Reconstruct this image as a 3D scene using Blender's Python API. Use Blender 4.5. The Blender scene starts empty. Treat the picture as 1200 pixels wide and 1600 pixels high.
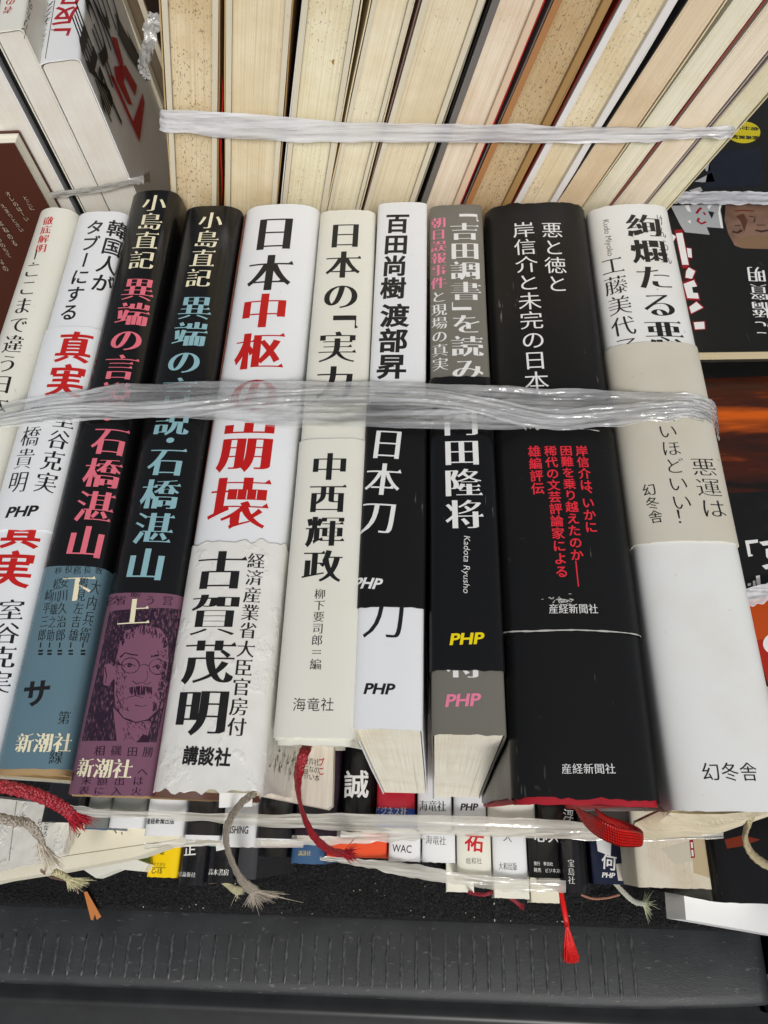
import bpy, bmesh, math, random
import numpy as np
from mathutils import Vector, Matrix, noise
from mathutils.geometry import delaunay_2d_cdt

random.seed(7)
SC = bpy.context.scene
COL = SC.collection

# ------------------------------------------------------------------ camera
HC = 0.191                                   # camera height above the spines
FPX = 1200.0                                 # focal length in photo pixels (1200 x 1600)
_dn = Vector((80, -611, -1200)).normalized()             # straight down, in camera space
_yf = Vector((80, 2450, -1200)); _yf = (_yf - _dn * _yf.dot(_dn)).normalized()
_zu = -_dn
_xr = _yf.cross(_zu).normalized()
M = Matrix((_xr, _yf, _zu))                  # camera space -> world
cam_d = bpy.data.cameras.new('camera')
cam = bpy.data.objects.new('camera', cam_d); COL.objects.link(cam)
cam.matrix_world = Matrix.Translation((0, 0, HC)) @ M.to_4x4()
cam_d.sensor_fit = 'VERTICAL'; cam_d.sensor_height = 36; cam_d.sensor_width = 27
cam_d.lens = 36 * FPX / 1600
cam_d.clip_start = 0.005; cam_d.clip_end = 100
SC.camera = cam

# ------------------------------------------------------------------ light
SUN_EL, SUN_AZ = math.radians(44), math.radians(164)     # azimuth clockwise from +Y
w = bpy.data.worlds.new('World'); SC.world = w; w.use_nodes = True
nt = w.node_tree
sky = nt.nodes.new('ShaderNodeTexSky'); sky.sky_type = 'NISHITA'; sky.sun_disc = False
sky.sun_elevation = SUN_EL; sky.sun_rotation = SUN_AZ
sky.air_density = 1.0; sky.dust_density = 4.0; sky.ozone_density = 1.0
bg = nt.nodes['Background']; bg.inputs['Strength'].default_value = 0.09
hs = nt.nodes.new('ShaderNodeHueSaturation'); hs.inputs['Saturation'].default_value = .35      # milky, clouded sky
nt.links.new(sky.outputs[0], hs.inputs['Color']); nt.links.new(hs.outputs[0], bg.inputs['Color'])
sl = bpy.data.lights.new('sun', 'SUN'); sl.energy = 1.9; sl.angle = math.radians(16); sl.color = (1, .98, .95)
so = bpy.data.objects.new('sun', sl); COL.objects.link(so)
sd = Vector((math.sin(SUN_AZ) * math.cos(SUN_EL), math.cos(SUN_AZ) * math.cos(SUN_EL), math.sin(SUN_EL)))
so.rotation_euler = (-sd).to_track_quat('-Z', 'Y').to_euler()
so.location = (0, -1, 2)
SC.view_settings.view_transform = 'Standard'; SC.view_settings.look = 'None'
SC.view_settings.exposure = -0.12; SC.view_settings.gamma = 1
SC.render.engine = 'CYCLES'
SC.cycles.use_denoising = True
SC.cycles.max_bounces = 8; SC.cycles.transparent_max_bounces = 24

# ------------------------------------------------------------------ photo rays
def ray(px, py): return (M @ Vector((px - 600, 800 - py, -FPX))).normalized()
def P(px, py, z=0.0):
    d = ray(px, py); t = (z - HC) / d.z
    return Vector((d.x * t, d.y * t, z))
def PY(px, py, Y):
    d = ray(px, py); t = Y / d.y
    return Vector((d.x * t, Y, HC + d.z * t))

# ------------------------------------------------------------------ materials
def rgb(r, g, b):
    f = lambda c: (c / 255 / 12.92) if c / 255 <= .04045 else ((c / 255 + .055) / 1.055) ** 2.4
    return (f(r), f(g), f(b), 1)
class NG:
    def __init__(s, name):
        s.m = bpy.data.materials.new(name); s.m.use_nodes = True
        s.t = s.m.node_tree; s.b = s.t.nodes['Principled BSDF']; s.out = s.t.nodes['Material Output']
        s.tc = s.t.nodes.new('ShaderNodeTexCoord')
    def n(s, kind, **kw):
        q = s.t.nodes.new(kind)
        for k, v in kw.items():
            if k in q.inputs: q.inputs[k].default_value = v
            else: setattr(q, k, v)
        return q
    def l(s, a, b): s.t.links.new(a, b)
    def map(s, scale, src='Object', loc=(0, 0, 0)):
        q = s.n('ShaderNodeMapping'); q.inputs['Scale'].default_value = scale; q.inputs['Location'].default_value = loc
        s.l(s.tc.outputs[src], q.inputs['Vector']); return q.outputs[0]
    def noise(s, scale, vec=None, detail=3, rough=.55):
        q = s.n('ShaderNodeTexNoise'); q.inputs['Scale'].default_value = scale; q.inputs['Detail'].default_value = detail
        q.inputs['Roughness'].default_value = rough
        s.l(vec if vec is not None else s.tc.outputs['Object'], q.inputs['Vector']); return q.outputs[0]
    def ramp(s, v, a, b):
        q = s.n('ShaderNodeMapRange'); q.inputs[1].default_value = a; q.inputs[2].default_value = b
        s.l(v, q.inputs[0]); return q.outputs[0]
    def math(s, op, a, b):
        q = s.n('ShaderNodeMath'); q.operation = op
        for i, x in enumerate((a, b)):
            if hasattr(x, 'node'): s.l(x, q.inputs[i])
            else: q.inputs[i].default_value = x
        return q.outputs[0]
    def mix(s, f, a, b):
        q = s.n('ShaderNodeMix'); q.data_type = 'RGBA'
        for i, x in ((0, f), (6, a), (7, b)):
            if hasattr(x, 'node'): s.l(x, q.inputs[i])
            else: q.inputs[i].default_value = x
        return q.outputs[2]
    def bump(s, h, strength, dist):
        q = s.n('ShaderNodeBump'); q.inputs['Strength'].default_value = strength; q.inputs['Distance'].default_value = dist
        s.l(h, q.inputs['Height']); s.l(q.outputs[0], s.b.inputs['Normal']); return q
def hsv_dark(c, k): return (c[0] * k, c[1] * k, c[2] * k, 1)

_pm = {}
def paper(c, rough=.42, dirt=.5, spec=.5, scuff=0.0, bump=.15):
    """printed paper jacket; dirt = grime, scuff = pale rubbed marks"""
    key = (tuple(c), rough, dirt, spec, scuff, bump)
    if key in _pm: return _pm[key]
    g = NG('printed_paper')
    big = g.noise(38, detail=4)
    tone = g.mix(g.math('MULTIPLY', g.ramp(big, .45, .75), .35 * dirt), c, (c[0] * .86, c[1] * .80, c[2] * .68, 1))
    n1 = g.noise(420, detail=2); n2 = g.noise(60, detail=2)
    sp = g.math('MULTIPLY', g.ramp(n1, .69, .74), g.ramp(n2, .5, .62))
    tone = g.mix(g.math('MULTIPLY', sp, .55 * dirt), tone, (.36, .29, .20, 1) if sum(c[:3]) > .6 else (.10, .09, .08, 1))
    if scuff:
        a = g.noise(900, g.map((1, .12, 1)), 2); b = g.noise(45, detail=2)
        sc = g.math('MULTIPLY', g.ramp(a, .68, .76), g.ramp(b, .55, .68))
        tone = g.mix(g.math('MULTIPLY', sc, scuff), tone, (.35, .34, .32, 1))
    g.l(tone, g.b.inputs['Base Color'])
    rr = g.math('ADD', g.math('MULTIPLY', g.noise(25), .22), rough - .11)
    g.l(rr, g.b.inputs['Roughness'])
    g.b.inputs['Specular IOR Level'].default_value = spec
    wv = g.noise(55, g.map((1, .5, 1)), 3 if bump > .3 else 1)
    if bump > .3: wv = g.math('ADD', wv, g.math('MULTIPLY', g.ramp(g.noise(130, g.map((1, .7, 1)), 4, .65), .55, .8), .22))
    g.bump(wv, bump * (1.5 if bump > .3 else .8), .004)
    _pm[key] = g.m; return g.m
def pages(c, fox=.3, key=[0], streak=1.0):
    """cut page edges: fine leaves across the thickness (local x), foxing"""
    g = NG('cut_page_edges'); m_ = (c[0] + c[1] + c[2]) / 3; c = tuple(x * .78 + m_ * .22 for x in c[:3]) + (1,)
    v = g.map((1, .004, .004), loc=(key[0] * .13, 0, 0))
    f1 = g.noise(3200, v, 2, .7); f2 = g.noise(420, v, 2, .5); f3 = g.noise(1100, v, 1, .5)
    lines = g.math('ADD', g.math('MULTIPLY', f1, .86), g.math('MULTIPLY', f2, .14))
    tone = g.mix(g.ramp(lines, .28, .56), (c[0] * (1 - .22 * streak), c[1] * (1 - .25 * streak), c[2] * (1 - .32 * streak), 1), c)
    tone = g.mix(g.math('MULTIPLY', g.ramp(f3, .70, .76), .4 * streak), tone, (c[0] * .42, c[1] * .36, c[2] * .28, 1))
    big = g.noise(44, g.map((1, 1, 1), loc=(key[0] * .37, 0, key[0] * .11)), 5, .65)
    tone = g.mix(g.math('MULTIPLY', g.ramp(big, .44, .72), .35 + .4 * min(fox, 1)), tone, (c[0] * .72, c[1] * .61, c[2] * .44, 1))
    a = g.noise(1900, g.map((1, .5, .5), loc=(key[0], 0, 0)), 2); b = g.noise(40, g.map((1, 1, 1), loc=(key[0], 0, 0)), detail=3)
    sp = g.math('MULTIPLY', g.ramp(a, .66 - .05 * fox, .71 - .05 * fox), g.ramp(b, .60 - .3 * fox, .72 - .25 * fox))
    tone = g.mix(g.math('MULTIPLY', sp, min(.75, .3 + fox * .5)), tone, (.14, .09, .045, 1))
    key[0] += 1
    g.l(tone, g.b.inputs['Base Color']); g.b.inputs['Roughness'].default_value = .8
    g.b.inputs['Specular IOR Level'].default_value = .2
    g.bump(lines, .25, .0005)
    return g.m
_im = {}
def ink(c, rough=.4, spec=.4):
    k = (tuple(c), rough)
    if k in _im: return _im[k]
    g = NG('printing_ink'); 
    n = g.noise(300); g.l(g.mix(g.math('MULTIPLY', g.ramp(n, .5, .8), .2), c, (c[0] * .7 + .03, c[1] * .7 + .03, c[2] * .7 + .03, 1)), g.b.inputs['Base Color'])
    g.b.inputs['Roughness'].default_value = rough; g.b.inputs['Specular IOR Level'].default_value = spec
    _im[k] = g.m; return g.m
def tape_mat(c=(.80, .81, .80, 1), lo=.3, hi=.8, axis=0, spark=1.0):
    """thin clear film: long soft folds, tiny crinkles that catch the light"""
    g = NG('clear_plastic_string')
    sc = [1, 1, 1]; sc[axis] = .05
    st = g.noise(420, g.map(tuple(sc)), 2, .5); st2 = g.noise(190, g.map(tuple(sc)), 2, .5)
    cr = g.n('ShaderNodeTexVoronoi'); cr.inputs['Scale'].default_value = 520; g.l(g.map((.7, 1, 1)), cr.inputs['Vector'])
    fine = g.noise(800, g.map((.6, 1, 1)), 2, .6)
    patch = g.noise(60, g.map((.5, 1, 1)), 3)
    crm = g.math('MULTIPLY', g.ramp(patch, .45, .6), cr.outputs[0])
    dens = g.math('ADD', g.math('MULTIPLY', st2, .6), g.math('MULTIPLY', patch, .4))
    op = g.n('ShaderNodeMapRange'); op.inputs[1].default_value = .36; op.inputs[2].default_value = .64
    op.inputs[3].default_value = lo; op.inputs[4].default_value = hi
    g.l(dens, op.inputs[0])
    g.b.inputs['Base Color'].default_value = c
    g.b.inputs['Roughness'].default_value = .12
    g.b.inputs['Specular IOR Level'].default_value = .9
    h = g.math('ADD', g.math('MULTIPLY', st, .9), g.math('ADD', g.math('MULTIPLY', crm, .55 * spark), g.math('MULTIPLY', fine, .25 * spark)))
    g.bump(h, .8, .0011)
    tr = g.n('ShaderNodeBsdfTransparent'); tr.inputs[0].default_value = (.94, .95, .94, 1)
    mx = g.n('ShaderNodeMixShader')
    g.l(op.outputs[0], mx.inputs[0]); g.l(tr.outputs[0], mx.inputs[1]); g.l(g.b.outputs[0], mx.inputs[2])
    gl = g.n('ShaderNodeBsdfGlossy'); gl.inputs['Roughness'].default_value = .16; bn = g.t.nodes['Bump'] if 'Bump' in g.t.nodes else None
    if bn: g.l(bn.outputs[0], gl.inputs['Normal'])
    lw = g.n('ShaderNodeFresnel'); lw.inputs['IOR'].default_value = 1.5
    if bn: g.l(bn.outputs[0], lw.inputs['Normal'])
    m2 = g.n('ShaderNodeMixShader'); g.l(lw.outputs[0], m2.inputs[0]); g.l(mx.outputs[0], m2.inputs[1]); g.l(gl.outputs[0], m2.inputs[2])
    g.l(m2.outputs[0], g.out.inputs['Surface'])
    return g.m
def simple(name, c, rough=.6, nscale=200, amt=.25, bump=.2, dist=.0005, spec=.4):
    g = NG(name)
    n = g.noise(nscale, detail=4)
    g.l(g.mix(g.ramp(n, .3, .7), (c[0] * (1 - amt), c[1] * (1 - amt), c[2] * (1 - amt), 1), (c[0] * (1 + amt), c[1] * (1 + amt), c[2] * (1 + amt), 1)), g.b.inputs['Base Color'])
    g.b.inputs['Roughness'].default_value = rough; g.b.inputs['Specular IOR Level'].default_value = spec
    g.bump(n, bump, dist)
    return g.m

WHITE = paper(rgb(232, 234, 236), .38, .35)
WHITE10 = paper(rgb(232, 233, 230), .34, 1.4, .5, 0, .14)
WHITEC = paper(rgb(229, 228, 216), .45, .6)          # creamy white
CREAM = paper(rgb(222, 217, 198), .55, .9)
BEIGE = paper(rgb(208, 203, 188), .6, 1.2)
BLACK = paper((.007, .007, .0072, 1), .22, .3, .45, .4)
BLACKM = paper((.009, .009, .0092, 1), .34, .5, .3, .7)
GREY = paper(rgb(116, 113, 104), .3, .4)
K = (.012, .012, .012, 1)
INK_K = ink(K); INK_W = ink((.80, .80, .78, 1)); INK_CR = ink(rgb(236, 228, 196)); INK_R = ink(rgb(196, 30, 28))
BOARD = paper(rgb(214, 206, 184), .7, 1.0)
BOARD_TAN = paper(rgb(176, 146, 104), .7, 1.2)
PG_LIGHT = pages(rgb(244, 240, 222), .12, streak=1.1)
PG_STD = [pages(rgb(*c), f) for c, f in (((232, 212, 168), 1.0), ((238, 222, 182), .35), ((240, 231, 194), .6), ((240, 230, 198), .4),
          ((236, 222, 186), .35), ((242, 224, 198), .25), ((212, 184, 134), 1.1), ((238, 222, 182), .7), ((232, 208, 170), .4), ((238, 232, 204), .2),
          ((242, 226, 198), .12), ((234, 228, 192), .2))]

# ------------------------------------------------------------------ mesh builder
class MB:
    def __init__(s): s.v = []; s.f = []; s.m = []; s.sm = []; s.mats = []
    def mi(s, mat):
        if mat not in s.mats: s.mats.append(mat)
        return s.mats.index(mat)
    def add(s, verts, faces, mat, smooth=True):
        o = len(s.v); i = s.mi(mat)
        s.v.extend([tuple(v) for v in verts])
        for f in faces: s.f.append([o + k for k in f]); s.m.append(i); s.sm.append(smooth)
    def grid(s, rows, mat, smooth=True, close=False):
        n = len(rows[0]); vs = [p for r in rows for p in r]; fs = []
        for i in range(len(rows) - 1):
            for j in range(n if close else n - 1):
                a, b = i * n + j, i * n + (j + 1) % n
                fs.append((a, b, b + n, a + n))
        s.add(vs, fs, mat, smooth)
    def tube(s, pts, radii, mat, k=6, flat=1.0, up=Vector((0, 0, 1))):
        rows = []; n = len(pts); pts = [Vector(p) for p in pts]
        for i, p in enumerate(pts):
            t = (pts[min(i + 1, n - 1)] - pts[max(i - 1, 0)]).normalized()
            a = t.cross(up)
            if a.length < 1e-4: a = t.cross(Vector((1, 0, 0)))
            a.normalize(); b = a.cross(t).normalized()
            r = radii[i] if hasattr(radii, '__len__') else radii
            rows.append([p + a * (r * math.cos(q)) + b * (r * flat * math.sin(q)) for q in (2 * math.pi * j / k for j in range(k))])
        s.grid(rows, mat, True, True)
        o = len(rows[0])
        s.add(rows[0], [tuple(range(k))[::-1]], mat, False); s.add(rows[-1], [tuple(range(k))], mat, False)
    def build(s, name, parent=None, sharp=40):
        me = bpy.data.meshes.new(name); me.from_pydata(s.v, [], s.f)
        for m in s.mats: me.materials.append(m)
        me.polygons.foreach_set('material_index', s.m); me.polygons.foreach_set('use_smooth', s.sm)
        me.update()
        if sharp: me.set_sharp_from_angle(angle=math.radians(sharp))
        o = bpy.data.objects.new(name, me); COL.objects.link(o)
        if parent: o.parent = parent
        return o
def tag(o, label, cat, group=None, kind=None):
    if label: o['label'] = label
    if cat: o['category'] = cat
    if group: o['group'] = group
    if kind: o['kind'] = kind
    return o
def thing(name, label, cat, mat4, group=None):
    o = bpy.data.objects.new(name, None); COL.objects.link(o); o.matrix_world = mat4; o.empty_display_size = .01
    return tag(o, label, cat, group)

# ------------------------------------------------------------------ lettering
_oc = {}
def outlines(txt):
    """closed polylines of a string in the built-in typeface, em units"""
    if txt in _oc: return _oc[txt]
    c = bpy.data.curves.new('t', 'FONT'); c.body = txt; c.size = 1
    o = bpy.data.objects.new('t', c); COL.objects.link(o)
    dg = bpy.context.evaluated_depsgraph_get()
    ev = o.evaluated_get(dg); cu = ev.to_curve(dg)
    res = []
    for s in cu.splines:
        bp = s.bezier_points; n = len(bp); pl = []
        for i in range(n):
            a, b = bp[i], bp[(i + 1) % n]
            p0, p1, p2, p3 = [np.array(q[:2]) for q in (a.co, a.handle_right, b.handle_left, b.co)]
            pl.append(p0)
            d = p3 - p0; L = np.hypot(*d)
            if L > 1e-5 and max(abs(np.cross(d, p1 - p0)), abs(np.cross(d, p2 - p0))) / L > 2e-3:
                for t in (.2, .4, .6, .8) if L > .08 else (.5,):
                    pl.append((1 - t) ** 3 * p0 + 3 * t * (1 - t) ** 2 * p1 + 3 * t * t * (1 - t) * p2 + t ** 3 * p3)
        q = [pl[0]]
        for p in pl[1:]:
            if np.hypot(*(p - q[-1])) > 2e-3: q.append(p)
        if np.hypot(*(q[0] - q[-1])) < 2e-3: q.pop()
        if len(q) > 2: res.append(np.array(q))
    ev.to_curve_clear(); bpy.data.objects.remove(o); bpy.data.curves.remove(c)
    _oc[txt] = res; return res
def area(p): x, y = p[:, 0], p[:, 1]; return .5 * np.sum(x * np.roll(y, -1) - np.roll(x, -1) * y)
def restroke(polys, a, b, uroko):
    """thicken uprights by a, thin horizontals by b (brush-serif look)"""
    if not polys: return polys
    sgn = 1 if sum(area(p) for p in polys) > 0 else -1
    out = []
    for p in polys:
        if sgn < 0: p = p[::-1]
        e = np.roll(p, -1, 0) - p; L = np.hypot(e[:, 0], e[:, 1]) + 1e-9
        nn = np.stack([e[:, 1] / L, -e[:, 0] / L], 1)
        of = a * nn[:, 0] ** 2 - b * nn[:, 1] ** 2
        q = []
        for i in range(len(p)):
            n1, n2, o1, o2 = nn[i - 1], nn[i], of[i - 1], of[i]
            det = n1[0] * n2[1] - n1[1] * n2[0]
            if abs(det) < .25: d = (n1 * o1 + n2 * o2) / 2
            else: d = np.array([(o1 * n2[1] - o2 * n1[1]) / det, (n1[0] * o2 - n2[0] * o1) / det])
            m = 2.2 * max(abs(a), abs(b)); r = np.hypot(*d)
            if r > m: d *= m / r
            q.append(p[i] + d)
        if uroko:
            r = []; n = len(p)
            for i in range(n):
                j = (i + 1) % n
                def is_end(i):
                    j = (i + 1) % n
                    return (e[i, 1] > .045 and e[i, 1] < .10 and abs(e[i, 0]) < .02 and e[i - 1, 0] > .10 and abs(e[i - 1, 1]) < .02
                            and e[j, 0] < -.10 and abs(e[j, 1]) < .02)
                if is_end(i): r.append(q[i] + np.array([.015, 0]))
                elif is_end(i - 1):
                    r.append(q[i] + np.array([-.025, .06])); r.append(q[i] + np.array([-.095, 0]))
                else: r.append(q[i])
            q = r
        out.append(np.array(q))
    return out
_gc = {}
def glyph(txt, style, sub=.2):
    key = (txt, style, sub)
    if key in _gc: return _gc[key]
    a, b, ur = style
    ps = restroke(outlines(txt), a, b, ur)
    pts, eds = [], []
    for p in ps:
        o = len(pts); n = len(p); loop = []
        for i in range(n):
            p0, p1 = p[i], p[(i + 1) % n]; L = np.hypot(*(p1 - p0)); k = max(1, int(math.ceil(L / sub)))
            for t in range(k): loop.append(p0 + (p1 - p0) * t / k)
        pts += [tuple(x) for x in loop]; eds += [(o + i, o + (i + 1) % len(loop)) for i in range(len(loop))]
    if not pts: _gc[key] = ([], [], (0, 0, 0, 0)); return _gc[key]
    r = delaunay_2d_cdt([Vector(p) for p in pts], eds, [], 0, 1e-6)
    V = np.array([tuple(v) for v in r[0]]); F = [f for f in r[2] if len(f) == 3]
    F = np.array(F); C = V[F].mean(1)
    wn = np.zeros(len(C))
    for p in ps:
        x0, y0 = p[:, 0], p[:, 1]; x1, y1 = np.roll(x0, -1), np.roll(y0, -1)
        for i in range(len(p)):
            up = (y0[i] <= C[:, 1]) & (y1[i] > C[:, 1]); dnn = (y0[i] > C[:, 1]) & (y1[i] <= C[:, 1])
            cr = (x1[i] - x0[i]) * (C[:, 1] - y0[i]) - (C[:, 0] - x0[i]) * (y1[i] - y0[i])
            wn += (up & (cr > 0)).astype(int) - (dnn & (cr < 0)).astype(int)
    F = [tuple(f) for f, k in zip(F.tolist(), wn) if abs(k) > .5]
    _gc[key] = (V, F, (V[:, 0].min(), V[:, 1].min(), V[:, 0].max(), V[:, 1].max())); return _gc[key]
MIN_H = (.036, .019, True)      # heavy brush-serif
MIN_B = (.022, .017, True)
MIN_M = (.006, .017, True)
MIN_L = (-.006, .016, True)
GOT_H = (.034, -.024, False)
GOT_B = (.020, -.014, False)
GOT_M = (.006, -.004, False)
GOT_L = (-.006, .008, False)
KAI = (.004, .006, False)
ROT = set('ー「」—『』〜')

class Surf:
    """maps photo pixels to surface coordinates and those to points in the object's local space"""
    def __init__(s, mw): s.mw = mw; s.inv = mw.inverted(); s.rot = s.inv.to_3x3()
    def lray(s, px, py):
        return s.inv @ Vector((0, 0, HC)), (s.rot @ ray(px, py))
class PlaneSurf(Surf):
    def __init__(s, mw, o, u, v):
        super().__init__(mw); s.o = Vector(o); s.u = Vector(u).normalized(); s.v = Vector(v).normalized(); s.n = s.u.cross(s.v)
    def px(s, x, y):
        o, d = s.lray(x, y); t = (s.o - o).dot(s.n) / d.dot(s.n); p = o + d * t - s.o
        return np.array([p.dot(s.u), p.dot(s.v)])
    def pt(s, a, b, eps): return s.o + s.u * a + s.v * b + s.n * eps
class SpineSurf(Surf):
    def __init__(s, mw, prof, shear):
        super().__init__(mw); s.shear = shear
        s.pr = np.array(prof); d = np.hypot(*np.diff(s.pr, axis=0).T); s.s = np.concatenate([[0], np.cumsum(d)])
        k = np.argmax(s.pr[:, 1]); k = len(s.pr) // 2; s.s -= s.s[k]
        i0 = np.argmin(s.pr[:, 0]); i1 = len(s.pr) - 1 - np.argmax(s.pr[::-1, 0])
        s.lo, s.hi = s.pr[:, 0].min(), s.pr[:, 0].max()
    def zx(s, x):
        j = (s.pr[:, 1] > s.pr[:, 1].max() - s.cap)
        return np.interp(x, s.pr[j, 0], s.pr[j, 1])
    cap = .03; warp = 0; sd = 0
    def px(s, x, y):
        o, d = s.lray(x, y); z = 0
        m = s.core
        for _ in range(14):
            t = (z - o.z) / d.z; X = o.x + d.x * t; z = .5 * z + .5 * np.interp(X, s.pr[m, 0], s.pr[m, 1])
        Y = o.y + d.y * t + s.shear * z
        return np.array([np.interp(X, s.pr[m, 0], s.s[m]), Y])
    def pt(s, a, b, eps):
        x = np.interp(a, s.s, s.pr[:, 0]); z = np.interp(a, s.s, s.pr[:, 1])
        h = 2e-4
        dx = np.interp(a + h, s.s, s.pr[:, 0]) - np.interp(a - h, s.s, s.pr[:, 0]); dz = np.interp(a + h, s.s, s.pr[:, 1]) - np.interp(a - h, s.s, s.pr[:, 1])
        L = math.hypot(dx, dz) + 1e-12
        if s.warp: eps += s.warp * noise.noise((x * 60 + s.sd, b * 26, z * 40))
        x += -dz / L * eps; z += dx / L * eps
        return Vector((x, b - s.shear * z, z))
def put(mb, sf, V, F, org, ex, ey, mat, eps):
    if len(V) == 0: return
    q = org[None] + V[:, :1] * ex[None] + V[:, 1:2] * ey[None]
    mb.add([sf.pt(a, b, eps) for a, b in q], F, mat, True)
def subw(sf, W):
    if isinstance(sf, PlaneSurf): return .3
    return .3 if W < .0022 else (.2 if W < .0045 else (.12 if W < .007 else .075))
def vtext(mb, sf, txt, s, e, wpx, mat, style, eps=8e-5, pitch=None):
    """upright column: s = top middle, e = bottom middle (photo pixels), wpx = width in pixels"""
    a, b = sf.px(*s), sf.px(*e); d = b - a; L = np.hypot(*d); dn = d / L
    mid = ((s[0] + e[0]) / 2, (s[1] + e[1]) / 2)
    r1, r0 = sf.px(mid[0] + wpx / 2, mid[1]), sf.px(mid[0] - wpx / 2, mid[1])
    W = np.hypot(*(r1 - r0)) / .92
    right = np.array([-dn[1], dn[0]])
    wt = pitch or [.55 if c in '「」' else (.5 if c in '、！' else 1) for c in txt]; tot = sum(wt); pos = 0
    for c, k in zip(txt, wt):
        h = L / tot; cen = a + dn * (pos + k * h / 2); pos += k * h; hh = h
        if c in ' 　': continue
        V, F, bb = glyph(c, style, subw(sf, W))
        if len(V) == 0: continue
        up = -dn
        if c in ROT:
            V2 = np.stack([V[:, 1] + .12, 1 - V[:, 0] - .12], 1)
            off = .0
            if c == '「': V2 = V2 + np.array([-.0, .27])
            if c == '」': V2 = V2 + np.array([.0, -.26])
        elif c in '、。': V2 = V + np.array([.55, .5])
        elif c == '！': V2 = V + np.array([0.0, 0.0])
        else: V2 = V
        q = V2 - np.array([.5, .38])
        put(mb, sf, q, F, cen, right * W, up * h * .98, mat, eps)
def htext(mb, sf, txt, s, e, hpx, mat, style, eps=8e-5, shear=0.0, turn=False, whole=False):
    """row: s = left middle, e = right middle, hpx = height in pixels; turn: letters run down the spine"""
    a, b = sf.px(*s), sf.px(*e); d = b - a; L = np.hypot(*d); dn = d / L
    mid = ((s[0] + e[0]) / 2, (s[1] + e[1]) / 2)
    if turn: r1, r0 = sf.px(mid[0] + hpx / 2, mid[1]), sf.px(mid[0] - hpx / 2, mid[1])
    else: r1, r0 = sf.px(mid[0], mid[1] - hpx / 2), sf.px(mid[0], mid[1] + hpx / 2)
    H = np.hypot(*(r1 - r0)); up = np.array([-dn[1], dn[0]])
    items = [txt] if (whole or all(ord(c) < 256 for c in txt)) else list(txt)
    w = L / len(items)
    for i, c in enumerate(items):
        V, F, bb = glyph(c, style, subw(sf, w if len(items) > 1 else H))
        if len(V) == 0: continue
        if len(items) == 1:
            q = (V - np.array([bb[0], bb[1]])) / np.array([bb[2] - bb[0], bb[3] - bb[1]]) - np.array([0, .5]); sx, sy = L, H
        else: q = V - np.array([0, .38]); sx, sy = w * .98, H / .92
        q = np.stack([q[:, 0] + shear * q[:, 1] * sy / sx, q[:, 1]], 1)
        put(mb, sf, q, F, a + dn * (i * w), dn * sx, up * sy, mat, eps)
def poly(mb, sf, pts, mat, eps=6e-5, sub=None):
    """flat printed shape from photo pixels"""
    sub = sub or (.004 if isinstance(sf, PlaneSurf) else .0009)
    q = [sf.px(*p) for p in pts]; loop = []
    for i in range(len(q)):
        p0, p1 = q[i], q[(i + 1) % len(q)]; k = max(1, int(np.hypot(*(p1 - p0)) / sub))
        loop += [p0 + (p1 - p0) * t / k for t in range(k)]
    S = 1000.0; n = len(loop)
    vs = [Vector(p * S) for p in loop]
    loops = np.array(loop) * S
    lo, hi = loops.min(0), loops.max(0)
    gx = np.arange(lo[0], hi[0], sub * S)[1:]; gy = np.arange(lo[1], hi[1], sub * S * 3)[1:]
    vs += [Vector((x, y)) for x in gx for y in gy]
    r = delaunay_2d_cdt(vs, [(i, (i + 1) % n) for i in range(n)], [], 0, 1e-6)
    V = np.array([tuple(v) for v in r[0]]); F = [f for f in r[2] if len(f) == 3]; keep = []
    for f in F:
        c = V[list(f)].mean(0); ins = False
        for i in range(n):
            x0, y0 = loops[i]; x1, y1 = loops[(i + 1) % n]
            if (y0 > c[1]) != (y1 > c[1]) and c[0] < (x1 - x0) * (c[1] - y0) / (y1 - y0) + x0: ins = not ins
        if ins: keep.append(tuple(f))
    mb.add([sf.pt(a / S, b / S, eps) for a, b in V], keep, mat, True)
def line(mb, sf, pts, wpx, mat, eps=7e-5, jitter=0):
    q = [sf.px(*p) for p in pts]
    m = pts[len(pts) // 2]; W = np.hypot(*(sf.px(m[0] + wpx / 2, m[1]) - sf.px(m[0] - wpx / 2, m[1]))) / 2
    d = []
    for i in range(len(q) - 1):
        k = max(1, int(np.hypot(*(q[i + 1] - q[i])) / .0012))
        d += [q[i] + (q[i + 1] - q[i]) * t / k for t in range(k)]
    d.append(q[-1]); rows = []
    for i, p in enumerate(d):
        t = d[min(i + 1, len(d) - 1)] - d[max(i - 1, 0)]; t = t / (np.hypot(*t) + 1e-12); nn = np.array([-t[1], t[0]])
        ww = W * (1 + jitter * (random.random() - .5) * 2)
        rows.append([sf.pt(*(p - nn * ww), eps), sf.pt(*(p + nn * ww), eps)])
    mb.grid(rows, mat, True)

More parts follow.
